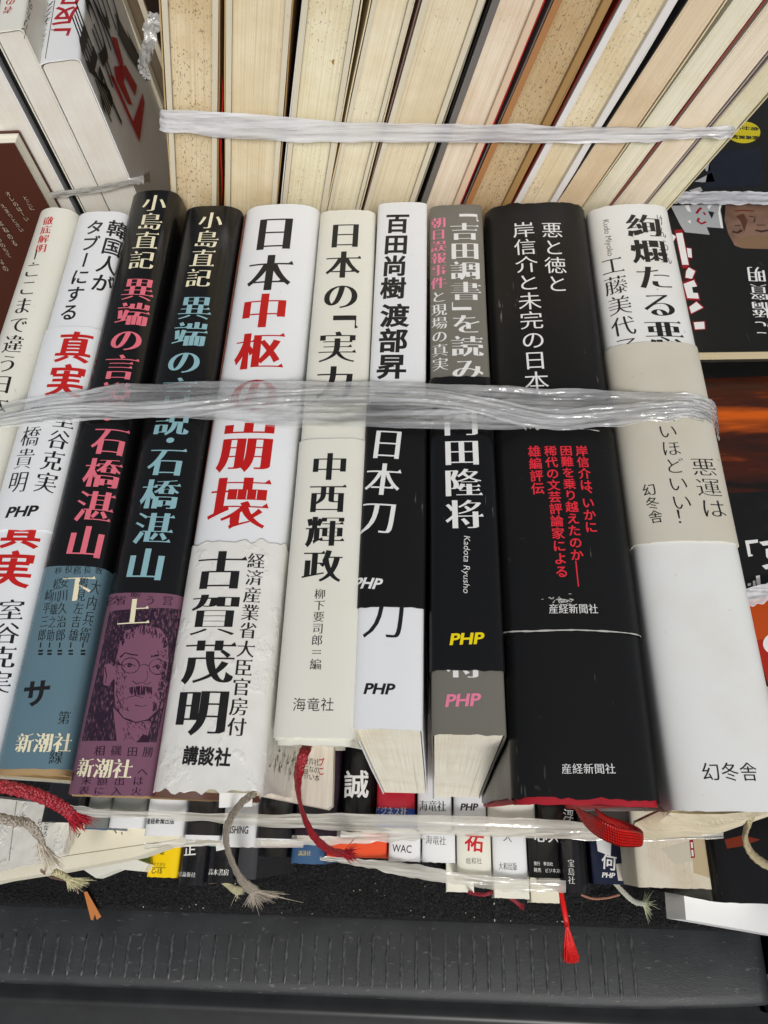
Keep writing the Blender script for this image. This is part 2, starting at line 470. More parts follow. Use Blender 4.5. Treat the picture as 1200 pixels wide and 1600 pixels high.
# ------------------------------------------------------------------ books
def profile(W, D, b, n, off=0.0, na=36):
    """half-open cross-section, left fore-edge up over the spine to the right fore-edge (x, z)"""
    W2 = W / 2
    pts = []
    for i in range(na + 1):
        a = math.pi - math.pi * i / na
        c, s_ = math.cos(a), math.sin(a)
        x = W2 * math.copysign(abs(c) ** (2 / n), c); z = -b + b * abs(s_) ** (2 / n)
        pts.append([x, z])
    side = [-D + (D - b) * t for t in (0, .25, .5, .75, .93)]
    pts = [[-W2, z] for z in side] + pts + [[W2, z] for z in side[::-1]]
    p = np.array(pts)
    if off:
        t = np.gradient(p, axis=0); L = np.hypot(t[:, 0], t[:, 1]) + 1e-12
        p = p + np.stack([-t[:, 1] / L, t[:, 0] / L], 1) * off
    return p
def shell(mb, outer, thick, ys, matf, shear, warp=0.0, edge=0.0, seed=0):
    t = np.gradient(outer, axis=0); L = np.hypot(t[:, 0], t[:, 1]) + 1e-12
    N = np.stack([-t[:, 1] / L, t[:, 0] / L], 1); inner = outer - N * thick
    n = len(outer)
    def row(pr, k, y):
        r = []
        for i in range(n):
            x, z = pr[i]; wv = warp * noise.noise((x * 60 + seed, y * 26, z * 40)) if warp else 0
            e = 0
            if edge and k in (0, len(ys) - 1): e = edge * noise.noise((x * 420 + seed * 3, z * 420, k)) + edge * .6 * noise.noise((x * 130, z * 130, seed))
            r.append((x + N[i][0] * wv, y + e - shear * z, z + N[i][1] * wv))
        return r
    R = [row(outer, k, y) for k, y in enumerate(ys)]; Q = [row(inner, k, y) for k, y in enumerate(ys)]
    for k in range(len(ys) - 1):
        m = matf((ys[k] + ys[k + 1]) / 2)
        if isinstance(m, tuple):
            h = n // 2
            mb.grid([R[k][:h + 1], R[k + 1][:h + 1]], m[0]); mb.grid([R[k][h:], R[k + 1][h:]], m[1])
            mb.grid([Q[k + 1][:h + 1], Q[k][:h + 1]], m[0]); mb.grid([Q[k + 1][h:], Q[k][h:]], m[1])
        else:
            mb.grid([R[k], R[k + 1]], m); mb.grid([Q[k + 1], Q[k]], m)
    m0, m1 = matf(ys[0]), matf(ys[-1])
    f = lambda m: m[0] if isinstance(m, tuple) else m
    mb.grid([Q[0], R[0]], f(m0), False); mb.grid([R[-1], Q[-1]], f(m1), False)
    for j in (0, n - 1):
        mb.grid([[R[k][j] for k in range(len(ys))], [Q[k][j] for k in range(len(ys))]], m0[0 if j == 0 else 1] if isinstance(m0, tuple) else m0, False)
def block(mb, W, D, b, n, y0, y1, mat, shear, top, bot, concave=0.0):
    p = profile(W, D, max(b, .0005), n, 0, 20); p[:, 1] = np.minimum(p[:, 1] - top, 9)
    p = p[p[:, 1] > -D + bot]
    low = [(W / 2 * math.cos(a), -D + bot + concave * math.sin(a)) for a in np.linspace(0, math.pi, 13)]
    ring = [tuple(q) for q in p] + low
    ys = np.linspace(y0, y1, 6)
    rows = [[(x, y - shear * z, z) for x, z in ring] for y in ys]
    mb.grid(rows, mat, True, True)
    # caps as a strip between the spine side and the fore-edge side
    for r, fl in ((rows[0], False), (rows[-1], True)):
        k = len(r); c = (sum(q[0] for q in r) / k, sum(q[1] for q in r) / k, sum(q[2] for q in r) / k)
        f = [((i + 1) % k, i, k) if not fl else (i, (i + 1) % k, k) for i in range(k)]
        mb.add(list(r) + [c], f, mat, False)
class Book:
    def __init__(s, mw, W, L, D=.128, b=.004, n=2.6, kind='hard', zones=None, mat=None, band=None, shear=0.0, pg=None, case=None,
                 name='book', label='', group=None, thickc=.0022, warp=.00012, edge=.0003, concave=0.0, cat='book', jacket=True, inset=.003, jy0=0.0, bedge=.0003, bot=.003):
        s.mw = mw; s.W, s.L, s.D = W, L, D; s.root = thing(name, label, cat, mw, group); s.shear = shear
        s.prof = profile(W, D, b, n); sd = random.random() * 50
        s.sf = SpineSurf(mw, s.prof, shear); s.sf.core = np.zeros(len(s.prof), bool); s.sf.core[5:-5] = True
        s.sf.warp = warp; s.sf.sd = sd; s.jm = MB(); s.bm = None; s.kind = kind
        zs = zones or [(-1, 9, mat)]
        def matf(y):
            for a, c, m in zs:
                if a <= y < c: return m
            return zs[-1][2]
        cuts = sorted(set([jy0, L] + [c for z in zs for c in z[:2] if jy0 < c < L] + list(np.linspace(jy0, L, 26))))
        cuts = [c for i, c in enumerate(cuts) if i == 0 or c - cuts[i - 1] > 1e-5]
        if jacket: shell(s.jm, s.prof, .0004, cuts, matf, shear, warp, edge, sd)
        s.sd = sd; s.warp = warp
        pgm = pg or PG_LIGHT
        if kind == 'hard':
            cm = MB(); cp = profile(W - .0012, D, b, n)
            cp[:, 1] -= .0006
            cmat = case or BOARD
            shell(cm, cp, thickc, list(np.linspace(.0002, L - .0002, 5)), lambda y: cmat, shear, 0, .0004, sd)
            cm.build('hard_case' if jacket else 'cover', s.root)
            pb = MB(); block(pb, W - .0014 - 2 * thickc, D, b, n, inset, L - inset, pgm, shear, .0006 + thickc, bot, concave); pb.build('page_block', s.root, 50)
        else:
            pb = MB(); block(pb, W - .0014, D, b, n, .0006, L - .0008, pgm, shear, .0010, .0004, concave); pb.build('page_block', s.root, 50)
        s.has_jacket = jacket
        if band:
            v0, v1, bmat = band
            s.bm = MB(); bp = profile(W, D, b, n, .00045)
            cu = list(np.linspace(v0, v1, 14))
            bf = (lambda y: bmat) if not isinstance(bmat, list) else (lambda y: next(m for a, c, m in bmat if a <= y < c))
            if isinstance(bmat, list): cu = sorted(set(cu + [c for z in bmat for c in z[:2] if v0 < c < v1]))
            shell(s.bm, bp, .00032, cu, bf, shear, warp, bedge, sd)
    def v(s, x, y): return s.sf.px(x, y)[1]
    def done(s):
        if s.has_jacket: s.jm.build('jacket', s.root, 50)
        if s.bm: s.bm.build('paper_band', s.root, 50)
BE = 5.5e-4      # lettering height for print on a band
def frame_from_px(TL, TR, BL, BR, ytop, ybot, zs=-.003, z0=0.0):
    """spine-up book from the photo corners of its spine: returns matrix, W, L"""
    a, b = P(*TL, zs + z0), P(*TR, zs + z0); c, d = P(*BL, zs + z0), P(*BR, zs + z0)
    mt, mb_ = (a + b) / 2, (c + d) / 2
    ax = (mt - mb_); ang = math.atan2(-ax.x, ax.y)
    W = ((b - a).x + (d - c).x) / 2 * math.cos(ang)
    y1 = P((TL[0] + TR[0]) / 2, ytop, z0).y; y0 = P((BL[0] + BR[0]) / 2, ybot, z0).y
    t = (y0 - mb_.y) / ax.y; base = mb_ + ax * t
    mw = Matrix.Translation((base.x, y0, z0)) @ Matrix.Rotation(ang, 4, 'Z')
    return mw, W, (y1 - y0) / math.cos(ang)
G1 = 'books of the front bundle, tied spine up'
def vz(mw, y, x): # helper: distance along the spine for a photo row
    p = mw.inverted() @ P(x, y, mw.translation.z); return p.y
# ------------------------------------------------------------------ front bundle
SH = .10
PINK = ink(rgb(226, 112, 128)); BLUE_T = ink(rgb(140, 182, 190)); RED = ink(rgb(190, 24, 22)); REDB = ink(rgb(200, 22, 40))
# 1: white, red and black title, at the left edge
mw, W, L = frame_from_px((56, 338), (121, 343), (-225, 1200), (-140, 1200), 324, 1200)
B = Book(mw, W, L, b=.006, n=2.1, mat=WHITEC, shear=SH, group=G1, label='white hardcover half cut off at the left edge, small red words over its black title')
vtext(B.jm, B.sf, '徹底解明', (77, 338), (62, 395), 15, INK_R, MIN_B)
vtext(B.jm, B.sf, '！', (61, 393), (57, 409), 15, INK_K, MIN_B)
vtext(B.jm, B.sf, 'ここまで違う日本', (54, 408), (-10, 650), 28, INK_K, MIN_B)
B.done()
# 2: white with a band, red and black title
mw, W, L = frame_from_px((125, 343), (199, 340), (-126, 1208), (-2, 1208), 330, 1208)
v0, v1 = vz(mw, 828, 50), vz(mw, 511, 120)
B = Book(mw, W, L, b=.005, n=2.8, mat=WHITE, band=(v0, v1, WHITE), shear=SH, group=G1, label='white hardcover with large red title characters showing above and below its white band')
vtext(B.jm, B.sf, '韓国人が', (187, 345), (156, 457), 29, INK_K, GOT_B)
vtext(B.jm, B.sf, 'タブーにする', (152, 343), (104, 502), 26, INK_K, GOT_B)
vtext(B.bm, B.sf, '真実', (122, 518), (96, 622), 50, INK_R, (.05, -.012, False), BE)
vtext(B.bm, B.sf, '室谷克実', (106, 640), (67, 772), 31, INK_K, MIN_B, BE)
vtext(B.bm, B.sf, '三橋貴明', (63, 632), (25, 772), 26, INK_K, MIN_M, BE)
htext(B.bm, B.sf, 'PHP', (13, 802), (60, 799), 16, INK_K, GOT_H, BE, .22)
vtext(B.jm, B.sf, '真実', (42, 800), (10, 920), 58, INK_R, (.05, -.012, False))
vtext(B.jm, B.sf, '室谷克実', (20, 935), (-8, 1085), 40, INK_K, MIN_B)
B.done()
# 3: black, pink title, blue band
TEAL = paper(rgb(96, 124, 136), .3, .8)
mw, W, L = frame_from_px((200, 312), (287, 306), (-5, 1212), (92, 1218), 297, 1212, z0=.001)
B = Book(mw, W, L, b=.006, n=2.7, zones=[(-1, vz(mw, 884, 120), TEAL), (vz(mw, 884, 120), 9, BLACK)], shear=SH, group=G1, case=BOARD_TAN, jy0=.0016,
         label='black hardcover with pink title characters and a blue-grey lower end')
vtext(B.jm, B.sf, '小島直記', (244, 303), (218, 422), 36, INK_CR, MIN_B)
vtext(B.jm, B.sf, '異端の言説', (220, 432), (172, 640), 49, PINK, MIN_H)
vtext(B.jm, B.sf, '・', (170, 640), (166, 668), 40, PINK, GOT_H)
vtext(B.jm, B.sf, '石橋湛山', (177, 664), (127, 874), 55, PINK, MIN_H)
vtext(B.jm, B.sf, '下', (124, 896), (117, 942), 48, INK_CR, MIN_H)
for t, s_, e_, w_ in (('大内兵衛', (152, 905), (130, 1005), 15), ('鶴見左吉雄', (132, 900), (113, 1003), 14), ('安川久治郎', (101, 900), (94, 1003), 14),
                      ('松川雄之助', (90, 903), (78, 1003), 11), ('崎平三郎', (78, 920), (64, 1003), 11), ('役', (108, 882), (107, 896), 12), ('務', (121, 884), (120, 898), 12), ('長', (137, 884), (136, 897), 12), ('教', (155, 886), (154, 898), 11), ('移', (92, 886), (91, 897), 11)):
    vtext(B.jm, B.sf, t, s_, e_, w_, INK_K, MIN_M)
for x in (64, 78, 94, 111, 130):
    line(B.jm, B.sf, [(x, 1004), (x - 1, 1012)], 2, INK_K); line(B.jm, B.sf, [(x - 4, 1017), (x + 3, 1017)], 3, INK_K); line(B.jm, B.sf, [(x - 4, 1022), (x + 3, 1022)], 3, INK_K)
line(B.jm, B.sf, [(38, 1043), (143, 1046)], 2, INK_K)
vtext(B.jm, B.sf, 'サ', (60, 1060), (53, 1106), 40, INK_K, GOT_H)
vtext(B.jm, B.sf, '第', (102, 1110), (98, 1133), 18, INK_K, MIN_M); vtext(B.jm, B.sf, '線', (89, 1170), (86, 1195), 20, INK_K, MIN_M)
htext(B.jm, B.sf, '新潮社', (25, 1161), (112, 1161), 30, INK_CR, MIN_H, 1.1e-4)
B.done()
# 4: black, blue title, purple band with an engraved portrait
PURPLE = paper(rgb(122, 82, 102), .3, .9)
DKP = None
def engraved():
    g = NG('engraved_hatching')
    h1 = g.noise(2300, g.map((1, .3, 1)), 2, .6); h2 = g.noise(60, detail=2)
    k = g.ramp(g.math('ADD', h1, g.math('MULTIPLY', h2, .35)),   .70, .86)
    g.l(g.mix(k, rgb(44, 26, 44), rgb(118, 80, 98)), g.b.inputs['Base Color']); g.b.inputs['Roughness'].default_value = .32
    return g.m
DKP = engraved(); INK_P = ink(rgb(46, 24, 44), .32); FACEP = ink(rgb(126, 84, 104), .32)
mw, W, L = frame_from_px((290, 336), (376, 334), (95, 1246), (240, 1252), 321, 1246)
RUST = paper(rgb(112, 62, 48), .4, 1.0)
B = Book(mw, W * .97, L, b=.006, n=2.7, zones=[(-1, vz(mw, 926, 220), PURPLE), (vz(mw, 926, 220), 9, BLACK)], shear=SH, group=G1, case=BOARD_TAN, jy0=.0005,
         label='black hardcover with pale blue title and a purple lower end bearing an engraved portrait')
J, S = B.jm, B.sf
vtext(J, S, '小島直記', (332, 330), (307, 450), 36, INK_CR, MIN_B)
vtext(J, S, '異端の言説', (309, 460), (264, 682), 50, BLUE_T, MIN_H)
vtext(J, S, '・', (268, 672), (264, 704), 40, BLUE_T, GOT_H)
vtext(J, S, '石橋湛山', (265, 696), (222, 910), 56, BLUE_T, MIN_H)
poly(J, S, [(171, 956), (283, 954), (262, 1075), (244, 1160), (128, 1158), (150, 1060)], DKP, 5e-5)
face = [(198, 985), (225, 977), (250, 982), (263, 1000), (262, 1040), (256, 1080), (247, 1108), (232, 1124), (212, 1128), (193, 1122), (180, 1106), (177, 1080), (178, 1060), (170, 1072), (162, 1070), (163, 1040), (170, 1036), (179, 1042), (184, 1020), (188, 1000)]
poly(J, S, face, FACEP, 7.5e-5)
poly(J, S, [(177, 1105), (193, 1122), (213, 1129), (231, 1125), (236, 1130), (228, 1161), (183, 1161)], FACEP, 7e-5)
E9 = 1e-4
def ell(cx, cy, rx, ry, a0=0, a1=360, k=18): return [(cx + rx * math.cos(math.radians(a0 + (a1 - a0) * t / k)), cy + ry * math.sin(math.radians(a0 + (a1 - a0) * t / k))) for t in range(k + 1)]
for pl, wd in ((ell(204, 1040, 14, 12), 1.6), (ell(246, 1042, 13, 12), 1.6), ([(218, 1040), (226, 1038), (233, 1041)], 1.6), ([(178, 1037), (190, 1039)], 1.5),
               ([(188, 1027), (196, 1020), (206, 1023), (216, 1024)], 3), ([(236, 1026), (246, 1024), (256, 1025)], 3), ([(193, 1040), (202, 1036), (212, 1041)], 2.2), ([(238, 1043), (246, 1039), (254, 1043)], 2.2),
               (ell(203, 1040, 2.4, 2, k=8), 3), (ell(247, 1042, 2.2, 2, k=8), 3),
               ([(230, 1048), (231, 1058), (226, 1066)], 2), ([(207, 1064), (214, 1069), (222, 1066), (230, 1070), (236, 1066)], 2.6),
               ([(199, 1090), (212, 1087), (222, 1090), (236, 1090)], 2.2), ([(211, 1102), (222, 1104), (229, 1102)], 2), ([(184, 1090), (190, 1106)], 1.6),
               ([(178, 1062), (178, 1085), (181, 1106), (193, 1122), (212, 1129), (232, 1125), (247, 1109), (256, 1082)], 3), ([(164, 1042), (167, 1056), (165, 1068)], 1.4),
               ([(213, 1160), (222, 1152), (228, 1150)], 2)):
    line(J, S, pl, wd * .72, INK_P, E9, .6)
for i in range(22):
    x = 203 + i * 1.6; line(J, S, [(x + random.uniform(-1, 1), 1072 + abs(x - 220) * .12), (x + random.uniform(-2, 2), 1084 + random.uniform(-3, 3))], 1.7, INK_P, E9)
poly(J, S, [(215, 1160), (221, 1150), (229, 1148), (233, 1160)], INK_P, E9)
for i in range(60):
    a = random.uniform(0, 1); x = 186 + 78 * a; y = 1000 - 22 * math.sin(a * math.pi) + random.uniform(-3, 7)
    line(J, S, [(x, y), (x + random.uniform(-3, 2), y + random.uniform(4, 9))], 1.3, INK_P, E9)
for i in range(150):                                     # hatching at the jaw, cheeks and neck
    t = random.random(); side = random.random() < .5
    x, y = ((181 + random.random() ** 2 * 16 + 8 * max(0, t - .6), 1030 + 80 * t) if side else (258 - random.random() ** 2 * 14 - 16 * max(0, t - .5), 1015 + 85 * t))
    line(J, S, [(x, y), (x + random.uniform(1, 3), y + random.uniform(2, 5))], .8, INK_P, E9, .4)
for i in range(50):
    x, y = random.uniform(192, 234), 1128 + random.random() ** 1.6 * 26; line(J, S, [(x, y), (x + random.uniform(1, 3), y + random.uniform(2, 4))], .8, INK_P, E9, .4)
vtext(J, S, '上', (213, 932), (207, 980), 46, INK_CR, MIN_H, 1.3e-4)
for t, s_, e_ in (('省', (190, 930), (188, 946)), ('断', (213, 926), (211, 934)), ('う', (236, 930), (234, 946)), ('営', (263, 930), (261, 947)), ('必', (173, 932), (171, 946)),
                  ('相', (157, 1164), (155, 1182)), ('磯', (183, 1164), (181, 1182)), ('田', (208, 1166), (206, 1183)), ('勝', (233, 1166), (230, 1184)),
                  ('へ', (224, 1198), (222, 1214)), ('は', (217, 1212), (215, 1228)), ('火', (214, 1229), (212, 1243)), ('末', (136, 1212), (134, 1227)), ('表', (132, 1228), (130, 1242)),
                  ('額', (161, 1212), (159, 1228)), ('に', (156, 1229), (154, 1242)), ('出', (188, 1212), (186, 1228)), ('入', (183, 1229), (181, 1243)), ('下', (116, 1204), (114, 1220))):
    vtext(J, S, t, s_, e_, 16, INK_P, MIN_M)
line(J, S, [(118, 1187), (250, 1192)], 1.6, INK_P)
htext(J, S, '新潮社', (122, 1199), (208, 1202), 30, INK_CR, MIN_H, 1.3e-4)
# rust-coloured front cover seen beside the spine
rs = PlaneSurf(mw, (B.W / 2 + .0001, 0, 0), (0, 1, 0), (0, 0, 1))
B.done()
rc = MB(); x0 = B.W / 2 + .0006
rc.grid([[(x0, y - SH * z, z) for z in (-.0045, -.03, -.06, -.09, -.12)] for y in np.linspace(.0004, L - .0004, 8)], RUST, True)
rc.grid([[(x0 + .0009, y - SH * z, z) for z in (-.12, -.09, -.06, -.03, -.0045)] for y in np.linspace(.0004, L - .0004, 8)], RUST, True)
rc.grid([[(x0 + q, y - SH * -.0045, -.0045) for q in (0, .0009)] for y in np.linspace(.0004, L - .0004, 8)], RUST, True)
rc.grid([[(x0 + q, .0004 - SH * z, z) for z in (-.0045, -.03, -.06, -.09, -.12)] for q in (0, .0009)], RUST, True)
for i in range(70):
    y = random.uniform(.004, L - .004); z = -.0045; x = x0 + .0002
    rc.add([(x + .0002, y, z + .00006), (x + .0006, y + .0004, z + .00006), (x + .0006, y + .0016, z + .00006), (x + .0002, y + .0012, z + .00006)], [(0, 1, 2, 3)], INK_K, False)
tag(rc.build('front_cover', B.root), 'rust red front cover printed with small dark marks', None)
# 5: bluish white, black and red title, crumpled white band
mw, W, L = frame_from_px((384, 340), (496, 340), (236, 1232), (408, 1240), 319, 1234)
v1 = vz(mw, 846, 370)
CRUM = paper(rgb(229, 228, 222), .36, .9, .5, 0, .31)
B = Book(mw, W, L, b=.0055, n=2.4, mat=WHITE, band=(-.0004, v1, CRUM), shear=SH, group=G1, warp=.00025, bedge=.0016,
         label='bluish white hardcover with black and red title and a torn, crumpled white band')
J, S = B.jm, B.sf
HX = (.044, .0195, True)
vtext(J, S, '日本', (433, 334), (417, 458), 64, INK_K, HX)
vtext(J, S, '中枢の', (416, 455), (392, 650), 70, RED, HX)
vtext(J, S, '崩壊', (391, 655), (366, 830), 84, RED, HX)
vtext(B.bm, S, '古賀茂明', (350, 858), (310, 1152), 72, INK_K, HX, BE)
vtext(B.bm, S, '経済産業省大臣官房付', (402, 864), (368, 1152), 26, INK_K, MIN_B, BE)
htext(B.bm, S, '講談社', (287, 1180), (362, 1184), 28, INK_K, GOT_H, BE)
sp = PlaneSurf(mw, (B.W / 2 + .00055, 0, 0), (0, -1, 0), (0, 0, -1)); sp.n = Vector((1, 0, 0))
for i, t in enumerate(('こ', 'が', '信', 'え', '送', '閣', '世', '青')): vtext(B.bm, sp, t, (424 + i * 8, 1176 + i * 2.4), (425 + i * 8, 1192 + i * 2.4), 11, INK_K, MIN_M, 1e-4)
B.done()
# 6: cream, black title
mw, W, L = frame_from_px((499, 345), (588, 345), (430, 1166), (551, 1166), 328, 1166)
v1 = vz(mw, 686, 530)
B = Book(mw, W, L, b=.004, n=3.2, mat=WHITEC, band=(.002, v1, WHITEC), shear=.16, group=G1, edge=.0009, case=WHITEC, thickc=.003, jy0=.0018,
         label='narrow cream white hardcover with all-black title, chipped at its top edge')
J, S = B.jm, B.sf
vtext(J, S, '日本の「実力', (541, 345), (521, 625), 54, INK_K, MIN_H)
vtext(B.bm, S, '中西輝政', (517, 706), (502, 912), 55, INK_K, MIN_H, BE)
vtext(B.bm, S, '柳下要司郎＝編', (501, 920), (493, 1048), 17, INK_K, MIN_M, BE)
htext(B.bm, S, '海竜社', (458, 1101), (523, 1101), 21, INK_K, GOT_L, BE)
B.done()
# 7: white paperback, black band
mw, W, L = frame_from_px((591, 330), (667, 330), (547, 1138), (664, 1142), 316, 1139, zs=-.0015)
v0, v1 = vz(mw, 949, 600), vz(mw, 628, 620)
B = Book(mw, W * .98, L, b=.0022, n=3.2, kind='soft', mat=WHITE, band=(v0, v1, BLACKM), group=G1, pg=PG_LIGHT,
         label='white paperback with a matt black band, black lettering above and below the band')
J, S = B.jm, B.sf
vtext(J, S, '百田尚樹', (622, 333), (613, 468), 36, INK_K, GOT_H)
vtext(J, S, '渡部昇一', (618, 474), (608, 636), 43, INK_K, GOT_H)
vtext(B.bm, S, '日本刀', (609, 668), (588, 838), 52, INK_W, MIN_B, BE)
htext(B.bm, S, 'PHP', (559, 914), (597, 914), 17, INK_W, GOT_H, BE, .22)
vtext(J, S, '刀', (604, 918), (598, 1002), 66, INK_K, MIN_M)
htext(J, S, 'PHP', (570, 1076), (617, 1077), 17, INK_K, GOT_H, 8e-5, .22)
B.done()
# 8: grey paperback, black band
mw, W, L = frame_from_px((672, 335), (753, 335), (671, 1148), (795, 1150), 320, 1148, zs=-.0015)
v0, v1 = vz(mw, 1048, 730), vz(mw, 590, 715)
B = Book(mw, W * .98, L, b=.0022, n=3.2, kind='soft', mat=GREY, band=(v0, v1, BLACK), group=G1, pg=PG_LIGHT,
         label='grey paperback with a glossy black band, white title and small pink words')
J, S = B.jm, B.sf
vtext(J, S, '「吉田調書」を読み解く', (725, 331), (733, 672), 46, INK_W, MIN_H)
INK_PK = ink(rgb(232, 130, 160))
vtext(J, S, '朝日誤報事件', (685, 339), (685, 452), 22, INK_PK, MIN_H)
vtext(J, S, 'と現場の真実', (685, 454), (688, 580), 23, INK_W, MIN_B)
vtext(B.bm, S, '門田隆将', (719, 640), (726, 830), 54, INK_W, MIN_H, BE)
htext(B.bm, S, 'Kadota Ryusho', (728, 839), (727, 928), 13, INK_W, (-.008, .004, False), BE, .18, True)
INK_Y = ink(rgb(240, 216, 10))
htext(B.bm, S, 'PHP', (704, 1000), (756, 998), 18, INK_Y, GOT_H, BE, .22)
vtext(J, S, '将', (725, 1014), (726, 1062), 54, INK_W, MIN_H)
htext(J, S, 'PHP', (697, 1095), (751, 1093), 20, INK_PK, GOT_H, 8e-5, .22)
B.done()
# 9: thick black, thin white lettering, red words on its black band
mw, W, L = frame_from_px((757, 335), (917, 335), (797, 1258), (1041, 1266), 317, 1260)
v0, v1 = vz(mw, 988, 900), vz(mw, 668, 880)
REDC = paper(rgb(176, 28, 44), .6, 1.2, .4, .95)
B = Book(mw, W * .98, L, b=.0065, n=2.7, mat=BLACKM, band=(v0, v1, BLACKM), shear=SH, group=G1, case=REDC, jy0=.0015, edge=.0009,
         label='thick black hardcover with thin white title and four columns of red words')
J, S = B.jm, B.sf
vtext(J, S, '悪と徳と', (861, 346), (872, 458), 32, INK_W, KAI)
vtext(J, S, '岸信介と未完の日本', (817, 346), (840, 612), 35, INK_W, KAI)
REDL = ink(rgb(226, 46, 60))
vtext(B.bm, S, '岸信介は、いかに', (907, 697), (924, 834), 18, REDL, GOT_B, BE)
vtext(B.bm, S, '困難を乗り越えたのか——', (883, 697), (906, 917), 19, REDL, GOT_B, BE)
vtext(B.bm, S, '稀代の文芸評論家による', (859, 697), (878, 904), 19, REDL, GOT_B, BE)
vtext(B.bm, S, '雄編評伝', (834, 697), (841, 774), 19, REDL, GOT_B, BE)
htext(B.bm, S, '産経新聞社', (857, 952), (934, 952), 15, INK_W, KAI, BE)
htext(J, S, '産経新聞社', (877, 1201), (962, 1201), 16, INK_W, KAI)
SC_W = ink((.5, .49, .46, 1), .7)
line(B.bm, S, [(786, 991), (830, 987), (900, 985), (960, 988), (998, 995)], 2.2, SC_W, BE, .6)
line(B.bm, S, [(836, 671), (870, 669)], 1.5, SC_W, BE, .9); line(B.bm, S, [(905, 671), (935, 675)], 1.5, SC_W, BE, .9)
for i in range(60):
    x, y = random.gauss(876, 9), random.gauss(940, 4); line(B.bm, S, [(x, y), (x + random.uniform(1, 5), y + random.uniform(-1.5, 1.5))], 1.2, SC_W, BE + 2e-5, .5)
for i in range(9): 
    x = random.uniform(812, 842); line(B.bm, S, [(x, 668 + random.uniform(-4, 6)), (x + random.uniform(0, 5), 671 + random.uniform(-4, 6))], 1.4, SC_W, BE, .5)
B.done()
# 10: thick white, beige band
mw, W, L = frame_from_px((921, 345), (1047, 340), (1050, 1268), (1248, 1276), 319, 1268)
v0, v1 = vz(mw, 846, 1060), vz(mw, 536, 1000)
B = Book(mw, W, L, b=.0062, n=2.6, mat=WHITE10, band=(v0, v1, BEIGE), shear=SH, group=G1,
         label='thick round-backed white hardcover with black title and a stained beige band')
J, S = B.jm, B.sf
vtext(J, S, '絢爛たる悪運', (1003, 333), (1052, 592), 54, INK_K, MIN_H)
vtext(J, S, 'けんらん', (1029, 334), (1046, 414), 9, INK_K, MIN_M)
INK_G = ink(rgb(90, 92, 94))
htext(J, S, 'Kudo Miyoko', (945, 344), (953, 400), 12, INK_G, (-.004, .004, False), 8e-5, 0, True)
vtext(J, S, '工藤美代子', (954, 400), (983, 560), 35, INK_K, MIN_M)
vtext(B.bm, S, '悪運は', (1095, 715), (1118, 812), 36, INK_K, MIN_L, BE)
vtext(B.bm, S, '強いほどいい！', (1035, 636), (1070, 815), 30, INK_K, MIN_L, BE)
vtext(B.bm, S, '幻冬舎', (1012, 756), (1027, 819), 20, INK_K, KAI, BE)
htext(J, S, '幻冬舎', (1096, 1206), (1184, 1206), 28, INK_K, KAI)
B.done()
# ------------------------------------------------------------------ back bundle: books standing, fore-edges to the viewer
G2 = 'books of the back bundle, fore-edges out'
YB = .232; LB = .228
def backbook(x320, x20, matL, matR, pg, label, kind='hard', jacket=True, tc=.0017, lift=0.0, case=None, edge=.0006, yoff=0.0, b=.004, inset=.003):
    c0 = PY((x320[0] + x320[1]) / 2, 320, YB); c1 = PY((x20[0] + x20[1]) / 2, 20, YB)
    d = (c1 - c0); d.y = 0; d.normalize()
    W = ((PY(x320[1], 320, YB) - PY(x320[0], 320, YB)).x + (PY(x20[1], 20, YB) - PY(x20[0], 20, YB)).x) / 2 * d.z
    base = c0 + d * ((-.128 + lift - c0.z) / d.z)
    Zd = d; Yd = Vector((0, 1, 0)); Xd = Zd.cross(Yd) * -1     # across, to the right
    D = .128
    o = base + Yd * (D + yoff)
    # local x = -across, y = up the book, z = towards the spine (away from the viewer)
    mw = Matrix(((-Xd.x, Zd.x, Yd.x, o.x), (-Xd.y, Zd.y, Yd.y, o.y), (-Xd.z, Zd.z, Yd.z, o.z), (0, 0, 0, 1)))
    B = Book(mw, W * .965, LB, D=D, b=b, n=3, kind=kind, mat=(matR, matL), pg=pg, case=case or BOARD, label=label, group=G2, thickc=tc, warp=.0006, edge=edge, jacket=jacket, concave=.0011 if kind == 'hard' else .0004, inset=inset, bot=.0011)
    B.done(); return B
PT = lambda r, g, b, ro=.5, d=.9: paper(rgb(r, g, b), ro, d, .4)
TAN = PT(196, 168, 116); TAND = PT(166, 132, 84); MAUVE = PT(134, 108, 100); CRP = PT(226, 210, 176); GYG = PT(150, 142, 120)
MARB = paper(rgb(112, 108, 104), .4, .9, .5, .6); DKR = PT(122, 30, 16); WPK = PT(226, 224, 222); REDE = PT(176, 24, 34); CARM = PT(172, 122, 78)
b1 = backbook((264, 344), (250, 345), TAN, TAND, PG_STD[0], 'foxed tan book at the left end of the back bundle, its pages speckled brown', lift=.0)
b2 = backbook((347, 437), (349, 459), TAN, TAND, PG_STD[1], 'plain yellowed book with dark right board, second from the left in the back bundle')
b3 = backbook((438, 512), (463, 567), WPK, CRP, PG_STD[2], 'cream book with white left cover and a small brown stain on its speckled pages')
b4 = backbook((513, 563), (568, 650), CRP, CRP, PG_STD[3], 'cream-paged book directly left of the mauve board in the back bundle', tc=.0012)
b5 = backbook((564, 652), (651, 753), MAUVE, GYG, PG_STD[4], 'book with mauve left board and greenish right board in the back bundle')
b6 = backbook((653, 720), (754, 848), BLACKM, REDE, PG_STD[5], 'pink-edged book with a black left cover in the back bundle', tc=.0022, case=(PT(222, 196, 170), MARB))
b7 = backbook((721, 799), (851, 950), MARB, TAND, PG_STD[6], 'brown, heavily foxed book between marbled grey and dark red covers', tc=.0022, case=(TAND, CARM))
